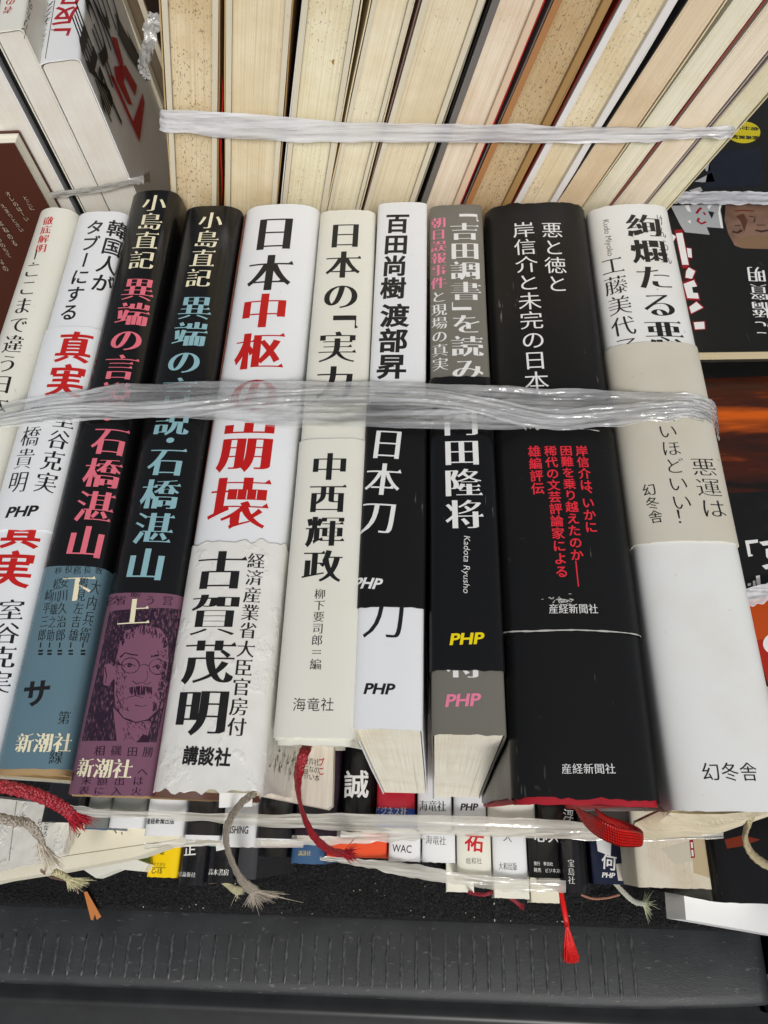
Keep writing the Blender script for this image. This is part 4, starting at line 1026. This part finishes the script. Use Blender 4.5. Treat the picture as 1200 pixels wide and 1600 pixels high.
mb = endbox(-.26, [(120, 1352), (200, 1338), (232, 1350), (225, 1362), (185, 1358), (150, 1372)], .010, WHITEC, ''); tag(mb.build('booklet', None, 30), 'pale booklet corner poking out below the creased cream booklet', 'booklet')
mb = endbox(-.05, [(343, 1238), (394, 1240), (394, 1260), (342, 1262)], .0006, WHITE, ''); tag(mb.build('paper_slip', None, 30), 'white paper slip sticking out below the crumpled band', 'slip')
# loose printed cover
g = NG('streaked_card'); n_ = g.noise(260, g.map((1, .06, 1)), 3); g.l(g.mix(g.ramp(n_, .35, .68), rgb(184, 172, 158), rgb(226, 220, 208)), g.b.inputs['Base Color']); g.b.inputs['Roughness'].default_value = .35; STRK = g.m
z = -.045; mb = endbox(z, [(396, 1150), (522, 1150), (519, 1258), (512, 1264), (392, 1240)], .004, STRK, '')
sfz = PlaneSurf(Matrix.Identity(4), (0, 0, z), (1, 0, 0), (0, 1, 0))
for i, t in enumerate(('らり', 'えか', 'る信', 'て信', '人え', 'え送', 'がぼ', '世界', '青ない', '社の本')):
    x = 418 + i * 8.5; vtext(mb, sfz, t, (x, 1176 + i), (x + 1, 1204 + i * 2), 8, INK_K, MIN_M)
vtext(mb, sfz, 'プこ', (502, 1184), (502, 1212), 9, DR, GOT_B)
tag(mb.build('book_cover', None, 30), 'streaked pale cover with small print, jutting out below the cream black-titled book', 'book cover')
# cream folded boards under the thick white book
mb = MB(); fold = [[P(x, y, zz) for x, y, zz in r] for r in (
    [(985, 1310, -.035), (1020, 1312, -.03), (1070, 1308, -.03), (1125, 1302, -.026), (1240, 1262, -.026)],
    [(992, 1286, -.022), (1022, 1290, -.016), (1072, 1296, -.02), (1122, 1290, -.012), (1240, 1255, -.012)],
    [(1030, 1268, -.012), (1048, 1270, -.008), (1080, 1272, -.008), (1130, 1272, -.004), (1240, 1262, -.006)],
    [(1048, 1245, -.014), (1060, 1245, -.014), (1090, 1245, -.013), (1130, 1245, -.012), (1240, 1245, -.012)])]
mb.grid(fold, WORN, True); mb.grid([[p + Vector((0, .0006, -.001)) for p in r] for r in fold][::-1], WORN, True)
tag(mb.build('folded_cover', None, 60), 'frayed cream cover folded under the lower end of the thick white book', 'book cover')
# ------------------------------------------------------------------ plastic strings
def tape(name, rows, mat, label, n=200, m=30, ruf=.0007, seed=0, to3=None, cat='string', folds=2.0):
    """rows: (top px, bottom px, z or Y) control sections; to3 maps (px,py,depth) to a point"""
    to3 = to3 or P
    R = [(to3(*r[0], r[2]), to3(*r[1], r[2])) for r in rows]
    ts = np.linspace(0, 1, n); k = len(R) - 1; mb = MB(); G = []
    def cr(a, b, c, d, t): return .5 * ((2 * b) + (c - a) * t + (2 * a - 5 * b + 4 * c - d) * t * t + (3 * b - a - 3 * c + d) * t ** 3)
    for t in ts:
        f = min(t * k, k - 1e-6); i = int(f); u = f - i
        g_ = lambda j, s: R[max(0, min(k, j))][s]
        A = cr(g_(i - 1, 0), g_(i, 0), g_(i + 1, 0), g_(i + 2, 0), u); Bv = cr(g_(i - 1, 1), g_(i, 1), g_(i + 1, 1), g_(i + 2, 1), u)
        d = (Bv - A); tg = (cr(g_(i - 1, 0), g_(i, 0), g_(i + 1, 0), g_(i + 2, 0), min(1, u + .02)) - cr(g_(i - 1, 0), g_(i, 0), g_(i + 1, 0), g_(i + 2, 0), max(0, u - .02)))
        nn = d.cross(tg).normalized() if tg.length > 1e-9 else Vector((0, 0, 1))
        if nn.dot(Vector((0, -.5, 1))) < 0 and to3 is P: nn = -nn
        if to3 is not P and nn.y > 0: nn = -nn
        row = []
        for j in range(m):
            w_ = j / (m - 1); L = t * 8
            h = noise.noise((L * .9 + seed, w_ * 6, seed)) * 1.0 + .6 * noise.noise((L * 2.2, w_ * 13, seed + 3)) + .30 * noise.noise((L * 9, w_ * 18, seed + 9)) + .45 * abs(noise.noise((L * .7, w_ * 30, seed + 15))) + .06 * noise.noise((L * 30, w_ * 22, seed + 20))
            ed = .0009 * noise.noise((L * 3 + seed, 5 + (w_ > .5), seed)) * (abs(2 * w_ - 1) ** 2)
            row.append(A + d * w_ + nn * (ruf * (.6 + h)) + d.normalized() * ed)
        G.append(row)
    mb.grid(G, mat, True); o = mb.build(name, None, 0)
    if label: tag(o, label, cat)
    return o
T1 = tape_mat((.86, .87, .88, 1), .14, .54, spark=.8); T2 = tape_mat((.70, .68, .62, 1), .5, .85, spark=.35); T3 = tape_mat((.78, .78, .80, 1), .6, .95, spark=.3)
root = thing('plastic_string', 'clear crinkled plastic string tied across the middle of the front bundle', 'string', Matrix.Translation(P(600, 640, .002)))
a = tape('strand', [((-30, 644), (-30, 676), .0006), ((60, 622), (60, 664), .0012), ((180, 603), (180, 656), .0016), ((320, 597), (320, 656), .0014), ((450, 597), (450, 668), .0014), ((600, 599), (600, 670), .0014), ((750, 603), (750, 672), .0014),
    ((900, 610), (900, 670), .0016), ((1010, 614), (1010, 662), .0016), ((1075, 616), (1075, 656), .001), ((1112, 628), (1113, 668), -.004), ((1118, 650), (1119, 690), -.012)], T1, None, 420, 48, .00065, 1)
b_ = tape('strand', [((-30, 655), (-30, 668), .0016), ((100, 632), (100, 650), .0026), ((250, 628), (250, 655), .0028), ((380, 612), (400, 640), .0026), ((520, 606), (520, 634), .0026), ((700, 612), (700, 640), .0026), ((860, 640), (860, 672), .0026), ((1000, 630), (1000, 660), .0026),
    ((1075, 628), (1075, 652), .002), ((1112, 640), (1112, 664), -.003), ((1119, 660), (1120, 690), -.012)], T1, None, 420, 26, .00065, 5)
for o in (a, b_): o.parent = root; o.matrix_parent_inverse = root.matrix_world.inverted()
tape('plastic_string', [((258, 168), (258, 202), YB + .006), ((263, 170), (263, 205), YB - .001), ((400, 178), (400, 218), YB - .0016), ((560, 190), (560, 221), YB - .0016), ((700, 192), (700, 222), YB - .0016), ((860, 195), (860, 223), YB - .0016), ((1000, 197), (1000, 221), YB - .0016), ((1080, 197), (1080, 216), YB - .0016), ((1148, 196), (1138, 214), YB - .0005), ((1153, 194), (1142, 214), YB + .02)],
     T3, 'flattened white plastic string across the fore-edges of the back bundle', 220, 14, .0005, 11, PY)
tape('plastic_string', [((x, a), (x, b), YL + (PY(x, a, YL).x + .11) * math.tan(math.radians(9)) - .0025) for x, a, b in ((40, 304, 314), (70, 300, 311), (110, 296, 306), (160, 288, 299), (214, 276, 288), (226, 272, 286))] + [((234, 268), (236, 284), YL + .02)], tape_mat((.46, .45, .42, 1), .85, .98), 'dull grey plastic string across the white books at the far left', 60, 8, .0003, 15, PY)
tape('plastic_string', [((1040, 301), (1040, 320), ZR + .002), ((1100, 300), (1100, 320), ZR + .0025), ((1200, 301), (1200, 321), ZR + .0025), ((1290, 303), (1290, 323), ZR + .0025)], tape_mat((.66, .66, .70, 1), .75, .98), 'greyish plastic string across the dark book with the face', 70, 10, .0006, 18)
tape('plastic_string', [((1120, 934), (1130, 956), -.029), ((1176, 918), (1180, 946), -.029), ((1240, 900), (1246, 930), -.029), ((1330, 880), (1336, 915), -.029)], T3, 'bright white plastic string slanting over the sunset-covered book', 60, 10, .0006, 21)
tape('plastic_string', [((96, 1256), (92, 1264), -.1345), ((140, 1262), (138, 1276), -.133), ((250, 1268), (250, 1280), -.133), ((400, 1272), (400, 1291), -.133), ((560, 1272), (560, 1299), -.133), ((760, 1276), (760, 1307), -.133), ((900, 1284), (900, 1312), -.133), ((1000, 1296), (1000, 1314), -.133), ((1130, 1296), (1130, 1310), -.133)],
     T2, 'yellowish plastic string around the second bundle, under the front books', 220, 12, .0005, 24)
tape('plastic_string', [((225, 1318), (225, 1326), -.15), ((330, 1306), (332, 1322), -.15), ((450, 1302), (452, 1322), -.15), ((560, 1300), (562, 1318), -.15), ((660, 1300), (664, 1312), -.148)], T2, 'second loop of yellowish plastic string, just below the longer one', 100, 10, .0006, 27)
tape('plastic_string', [((500, 1338), (500, 1344), -.266), ((560, 1342), (560, 1353), -.266), ((640, 1349), (640, 1371), -.266), ((720, 1364), (720, 1383), -.266), ((800, 1372), (800, 1393), -.266), ((884, 1376), (884, 1394), -.266)], T2, 'plastic string low down around the third bundle', 100, 10, .0006, 30)
tape('plastic_string', [((262, 30), (232, 22), .30), ((244, 62), (222, 58), .29), ((232, 100), (216, 96), .27), ((238, 124), (224, 116), .262)], tape_mat((.5, .49, .47, 1), .8, .98), 'crumpled loose end of grey plastic string in the gap left of the back bundle', 60, 10, .002, 33, PY)

# ------------------------------------------------------------------ ribbons
def rad(px, z): return px / 2 * (HC - z) / FPX * 1.02
def braid(c, sc=1400):
    g = NG('woven_ribbon'); vo = g.n('ShaderNodeTexVoronoi'); vo.inputs['Scale'].default_value = sc
    g.l(g.tc.outputs['Object'], vo.inputs['Vector']); n = g.noise(300)
    f = g.math('SUBTRACT', g.math('ADD', g.math('MULTIPLY', n, .35), .75), vo.outputs[0])
    g.l(g.mix(f, (c[0] * .45, c[1] * .4, c[2] * .4, 1), (min(1, c[0] * 1.25), c[1] * 1.3 + .01, c[2] * 1.3 + .01, 1)), g.b.inputs['Base Color']); g.b.inputs['Roughness'].default_value = .45
    g.bump(f, .8, .0006); return g.m
def spline(pts, n=40):
    p = [np.array(q, float) for q in pts]; k = len(p) - 1; out = []
    for t in np.linspace(0, k - 1e-6, n):
        i = int(t); u = t - i; a, b, c, d = p[max(0, i - 1)], p[i], p[i + 1], p[min(k, i + 2)]
        out.append(.5 * ((2 * b) + (c - a) * u + (2 * a - 5 * b + 4 * c - d) * u * u + (3 * b - a - 3 * c + d) * u ** 3))
    return out
def ribbon(label, pts, wpx, c, fray=None, flat=.4, name='bookmark_ribbon', n=44, taper=1.0):
    """pts (px,py,z); fray = (number, length px, spread, colour)"""
    sp = spline(pts, n); P3 = [P(*q) for q in sp]; z = pts[len(pts) // 2][2]; r = rad(wpx, z)
    org = P3[0].copy()
    root = thing(name, label, 'bookmark', Matrix.Translation(org))
    mb = MB(); rr = [r * (1 + .1 * math.sin(i * 1.9)) * (1 + (taper - 1) * i / n) for i in range(n)]
    mb.tube([p - org for p in P3], rr, braid(c), 10, flat, (Vector((0, 0, 1))))
    mb.build('woven_band', root, 0)
    if fray:
        fb = MB(); fm = simple('loose_threads', fray[3], .55, 900, .3, 0, .0002)
        t = (P3[-1] - P3[-4]).normalized(); L = fray[1] * (HC - pts[-1][2]) / FPX
        side = t.cross(Vector((0, 0, 1))).normalized()
        for i in range(fray[0] * 2):
            a = random.gauss(0, 1) * fray[2]; up = random.gauss(0, .25)
            s0 = P3[-1] - t * (L * .15 * random.random()) + side * (r * .8 * random.uniform(-1, 1)) + Vector((0, 0, r * flat * random.uniform(-.8, .8)))
            dd = (t + side * a + Vector((0, 0, up))).normalized(); l = L * random.uniform(.45, 1.05); cu = side * random.uniform(-.25, .25) * l
            q = [s0, s0 + dd * l * .35 + cu * .3, s0 + dd * l * .7 + cu * .75 + Vector((0, 0, -.08 * l)), s0 + dd * l + cu * 1.2 + Vector((0, 0, -.2 * l))]
            fb.tube([p - org for p in q], [.00011, .00010, .00009, .00005], fm, 4)
        fb.build('frayed_end', root, 0)
    return root
CRIM = rgb(170, 30, 48); GRYR = rgb(176, 166, 152); REDR = rgb(200, 24, 26); CRMR = rgb(216, 200, 160)
ribbon('thick crimson woven ribbon with frayed tip at the lower left edge', [(-20, 1224, -.02), (20, 1232, -.02), (60, 1243, -.024), (95, 1260, -.03), (112, 1274, -.034)], 19, CRIM, (120, 34, .16, rgb(176, 26, 46)), .26)
ribbon('grey ribbon fraying into long pale threads at the lower left', [(-20, 1272, -.05), (15, 1282, -.05), (42, 1286, -.055), (60, 1306, -.06), (66, 1318, -.065)], 14, GRYR, (90, 70, .14, rgb(206, 196, 178)), .5)
ribbon('pale yellow brush-like ribbon end below the creased booklet', [(84, 1362, -.12), (98, 1368, -.125), (108, 1374, -.13)], 10, rgb(214, 206, 160), (120, 38, .16, rgb(222, 216, 176)), .5)
ribbon('thin pinkish thread curling onto the carpet at the left', [(64, 1360, -.14), (80, 1370, -.2), (104, 1376, -.3), (118, 1384, -.38), (122, 1396, -.4)], 3, rgb(176, 140, 124), None, .6, 'thread')
ribbon('thin grey ribbon hanging from the crumpled white band, with a wide frayed end', [(400, 1238, -.02), (378, 1254, -.03), (360, 1280, -.05), (353, 1310, -.07), (362, 1345, -.10), (378, 1374, -.13), (396, 1392, -.15)], 8, GRYR, (170, 74, .15, rgb(188, 178, 164)), .28, taper=3.2)
ribbon('deep red ribbon hanging in a curve from the cream black-titled book', [(482, 1160, -.010), (474, 1180, -.006), (466, 1210, -.012), (466, 1240, -.03), (474, 1272, -.06), (490, 1306, -.09), (514, 1328, -.11), (538, 1334, -.12)], 13, rgb(166, 26, 40), (70, 30, .18, rgb(170, 26, 44)), .32)
ribbon('cream woven ribbon curling down at the lower right edge', [(1182, 1262, -.012), (1172, 1282, -.02), (1164, 1306, -.04), (1172, 1330, -.06), (1192, 1348, -.08), (1230, 1366, -.1)], 14, CRMR, None, .45)
ribbon('white ribbon with a pale green frayed tip lying on the carpet', [(958, 1376, -.28), (972, 1392, -.34), (990, 1408, -.37), (1006, 1412, -.385)], 7, rgb(216, 218, 204), (50, 26, .5, rgb(206, 212, 176)), .3)
ribbon('dull red ribbon end lying on the carpet under the white books', [(732, 1394, -.37), (756, 1398, -.385), (778, 1392, -.385), (796, 1402, -.385), (812, 1414, -.39)], 5, rgb(150, 24, 48), (30, 10, .2, rgb(150, 24, 48)), .4)
ribbon('peach thread curved on the carpet below the navy book', [(908, 1398, -.395), (926, 1404, -.398), (948, 1403, -.398), (968, 1398, -.398)], 3, rgb(176, 120, 96), None, .5, 'thread')
ribbon('pale ribbon stub under the black books, left of the grey fringe', [(352, 1380, -.30), (364, 1388, -.32), (372, 1392, -.33)], 12, rgb(206, 200, 160), (50, 24, .3, rgb(214, 208, 176)), .4)
# bright red tassel
mb_root = thing('bookmark_tassel', 'bright red cord ending in a fanned tassel over the bumper', 'bookmark', Matrix.Translation(P(876, 1388, -.30)))
org = P(876, 1388, -.30); mb = MB(); RM = simple('red_cord', rgb(206, 26, 24), .4, 1200, .3, .4, .0003)
mb.tube([P(*q) - org for q in spline([(875, 1386, -.27), (879, 1408, -.29), (884, 1435, -.30), (886, 1450, -.30)], 16)], rad(7, -.3), RM, 8, .5); mb.build('cord', mb_root, 0)
mb = MB()
for i in range(150):
    u = random.uniform(-1, 1); s0 = (886 + u * 2, 1448, -.30 + random.uniform(-.001, .001)); e0 = (892 + u * 12 + random.uniform(-1, 1), 1500 + random.uniform(-5, 7) - 3 * abs(u), -.315 + random.uniform(-.003, .003))
    mb.tube([P(*s0) - org, P((s0[0] + e0[0]) / 2, (s0[1] + e0[1]) / 2, -.304) - org, P(*e0) - org], [.0003, .0003, .0002], RM, 4)
mb.build('tassel', mb_root, 0)
# wide red ribbon loop
g = NG('ribbed_ribbon'); REDW = None
uvn = g.n('ShaderNodeUVMap'); sep = g.n('ShaderNodeSeparateXYZ'); g.l(uvn.outputs[0], sep.inputs[0])
cu = g.math('SINE', g.math('MULTIPLY', sep.outputs[0], 6.28318 * 70), 0); cv = g.math('SINE', g.math('MULTIPLY', sep.outputs[1], 6.28318 * 6), 0)
bm_ = g.math('ADD', g.math('MULTIPLY', g.math('MULTIPLY', cu, .5), .6), g.math('MULTIPLY', cv, .5))
g.l(g.mix(g.ramp(bm_, -.6, .8), rgb(150, 12, 12), rgb(226, 32, 24)), g.b.inputs['Base Color']); g.b.inputs['Roughness'].default_value = .38; g.bump(bm_, .7, .0005); REDW = g.m
top = [(893, 1261, -.012), (912, 1268, -.006), (936, 1280, .002), (965, 1294, .004), (990, 1298, .002), (1003, 1302, -.004), (996, 1294, -.012), (972, 1284, -.014), (948, 1276, -.014), (930, 1264, -.014)]
bot = [(899, 1262, -.016), (916, 1290, -.014), (938, 1308, -.008), (966, 1320, -.006), (988, 1322, -.008), (1002, 1320, -.012), (996, 1310, -.018), (972, 1300, -.02), (950, 1294, -.02), (938, 1284, -.02)]
ta, ba = spline(top, 70), spline(bot, 70); mb = MB(); rows = []
for a, c in zip(ta, ba):
    A, C = P(*a), P(*c); rows.append([A + (C - A) * t + Vector((0, 0, .0006 * math.sin(t * math.pi))) for t in np.linspace(0, 1, 9)])
mb.grid(rows, REDW, True); o = mb.build('bookmark_ribbon', None, 0)
uv = o.data.uv_layers.new(name='UVMap'); nrow = 9
for lp in o.data.loops: i = lp.vertex_index; uv.data[lp.index].uv = ((i // nrow) / 69, (i % nrow) / 8)
sol = o.modifiers.new('thickness', 'SOLIDIFY'); sol.thickness = .0006; sol.offset = 0
tag(o, 'wide bright red ribbon folded into a loop under the thick black book', 'bookmark')
# orange strip on the carpet
mb = endbox(-.399, [(131, 1394), (136, 1393), (158, 1432), (151, 1437), (148, 1428), (145, 1438), (142, 1437)], .0008, paper(rgb(206, 130, 70), .5, .5), '')
tag(mb.build('paper_strip', None, 0), 'small forked orange strip lying on the carpet edge', 'paper strip')

# ------------------------------------------------------------------ car boot: carpet and bumper
ZC = -.402
CPT = simple('black_carpet', (.017, .017, .0178, 1), .95, 700, .6, .8, .003, .1)
FIB = simple('carpet_fibre', (.045, .045, .047, 1), .9, 300, .5, 0, .001, .1); LINT = simple('lint', (.5, .48, .44, 1), .8, 300, .2, 0, .001)
y_edge = P(600, 1432, ZC).y
mb = MB(); xs = np.linspace(-.75, .75, 90); ys = np.concatenate([[y_edge - .004], np.linspace(y_edge, y_edge + .06, 24), np.linspace(y_edge + .07, .75, 14)])
def ch(x, y): return ZC + .0016 * noise.noise((x * 90, y * 90, 1)) + .0008 * noise.noise((x * 300, y * 300, 4)) - (.012 if y < y_edge - .001 else 0)
mb.grid([[(x, y, ch(x, y)) for x in xs] for y in ys], CPT, True)
for i in range(15000):
    x = random.uniform(-.24, .26); y = y_edge + random.random() ** 1.3 * .055; z = ch(x, y); a = random.uniform(0, 6.28); l = random.uniform(.0008, .0028); h = random.uniform(.0003, .0020)
    dx, dy = math.cos(a) * l, math.sin(a) * l; w_ = .00016
    mb.add([(x - dy / l * w_, y + dx / l * w_, z), (x + dy / l * w_, y - dx / l * w_, z), (x + dx, y + dy, z + h)], [(0, 1, 2)], FIB, False)
for i in range(60):
    x = random.uniform(-.24, .26); y = y_edge + (random.random() ** 2.2) * .05; z = ch(x, y) + .0012; r = random.uniform(.00012, .0004) * (1.9 if random.random() < .06 else 1)
    k = random.randint(4, 6); a0 = random.random() * 6; st = random.uniform(1, 2.6); an = random.uniform(0, 3.1)
    pts = []
    for j in range(k):
        q = a0 + 6.28 * j / k; u, v_ = r * math.cos(q) * st, r * math.sin(q); pts.append((x + u * math.cos(an) - v_ * math.sin(an), y + u * math.sin(an) + v_ * math.cos(an), z + random.uniform(0, .0003)))
    mb.add(pts, [tuple(range(k))], LINT, False)
tag(mb.build('carpet', None, 0), None, None, kind='structure')
# raised, carpet-covered boot floor that carries the bundles behind and beside
mb = MB()
for X0, X1, Y0, Y1, Z in ((-.75, .185, .228, .74, -.1315), (.185, .75, .055, .74, -.0445)):
    v = [(X, Y, Zz) for Zz in (ZC - .01, Z) for Y in (Y0, Y1) for X in (X0, X1)]
    mb.add(v, [(0, 2, 3, 1), (4, 5, 7, 6), (0, 1, 5, 4), (2, 6, 7, 3), (0, 4, 6, 2), (1, 3, 7, 5)], CPT, False)
tag(mb.build('boot_floor', None, 0), None, None, kind='structure')
g = NG('bumper_plastic'); n1 = g.noise(1800, detail=2); n2 = g.noise(30, detail=4); n3 = g.noise(500, g.map((.3, 1, 1)), 3)
c0 = g.mix(g.ramp(n2, .35, .7), (.017, .0188, .0206, 1), (.032, .035, .038, 1)); c1 = g.mix(g.math('MULTIPLY', g.ramp(n3, .64, .74), .6), c0, (.15, .15, .148, 1))
g.l(c1, g.b.inputs['Base Color']); g.l(g.math('ADD', g.math('MULTIPLY', n2, .25), .36), g.b.inputs['Roughness']); g.b.inputs['Specular IOR Level'].default_value = .45
g.bump(g.math('ADD', n1, g.math('MULTIPLY', n3, .5)), .35, .0006); PLAST = g.m
g = NG('bumper_plastic_worn'); n1 = g.noise(900, g.map((1, .3, 1)), 3); g.l(g.mix(g.ramp(n1, .4, .65), (.020, .0215, .023, 1), (.085, .088, .09, 1)), g.b.inputs['Base Color']); g.b.inputs['Roughness'].default_value = .4; g.bump(n1, .3, .0005); PLASTW = g.m
ZB = -.408
root = thing('car_bumper', 'black ribbed plastic rear bumper sill of a car below the books', 'bumper', Matrix.Translation((0, P(600, 1500, ZB).y, ZB)))
org = root.matrix_world.translation
ya = P(600, 1429, ZB).y; yb = P(600, 1558, ZB).y; xr_ = P(1203, 1500, ZB).x
prof = [(ya + .03, -.014), (ya + .012, -.010), (ya + .004, -.0015), (ya, 0), (ya - .004, .0008), ((ya + yb) / 2, .0012), (yb + .006, 0), (yb + .001, -.0012), (yb - .0015, -.004), (yb - .002, -.010), (yb + .012, -.022), (yb + .02, -.03)]
mb = MB(); xs = list(np.linspace(-.75, xr_ - .010, 60)) + [xr_ - .006, xr_ - .003, xr_ - .001, xr_]
rows = []
for x in xs:
    k = max(0, (x - (xr_ - .010)) / .010); dz = -.012 * k ** 3; yy = .006 * max(0, (x - (xr_ - .12)) / .12) ** 2
    rows.append([(x, y - org.y + (yy if y < (ya + yb) / 2 else 0), z + dz + .0004 * noise.noise((x * 14, y * 30, 0))) for y, z in prof])
mb.grid(rows, PLAST, True)
rows2 = [[(xr_ + .0003, y - org.y, z - .012) for y, z in prof], [(xr_ + .0003, y - org.y, z - .05) for y, z in prof]]
mb.grid(rows2, PLAST, True)
# raised ribs moulded into the sill
x_px = 4
def zsurf(y): return np.interp(-y, [-q[0] for q in prof[3:7]], [q[1] for q in prof[3:7]])
while x_px < 990:
    a, c = P(x_px + 8 * 0, 1457, ZB + .001), P(x_px, 1457, ZB + .001); x0 = a.x; y1, y0 = a.y, P(600, 1546, ZB + .001).y
    R = .0013; rows = []
    for t in np.linspace(0, 1, 14):
        y = y1 + (y0 - y1) * t; e_ = min(1, math.sqrt(max(0, 1 - (1 - min(t, 1 - t) / .05) ** 2)) if min(t, 1 - t) < .05 else 1)
        rows.append([(x0 + R * e_ * math.cos(q), y - org.y, zsurf(y) - .0002 + .0009 * e_ * math.sin(q)) for q in np.linspace(math.pi, 0, 7)])
    mb.grid(rows, PLASTW, True); x_px += 22.3
mb.build('sill_panel', root, 60)
LIP_ = simple('bumper_lower', (.016, .017, .018, 1), .35, 40, .3, .1, .001)
mb = MB(); yl = P(600, 1588, ZB - .03).y
lp = [(yb + .02, -.030), (yl + .006, -.034), (yl + .002, -.0325), (yl - .002, -.034), (yl - .006, -.040), (yl - .03, -.046), (yl - .06, -.07)]
mb.grid([[(x, y - org.y, z) for y, z in lp] for x in np.linspace(-.75, .6, 40)], LIP_, True); mb.build('lower_lip', root, 60)
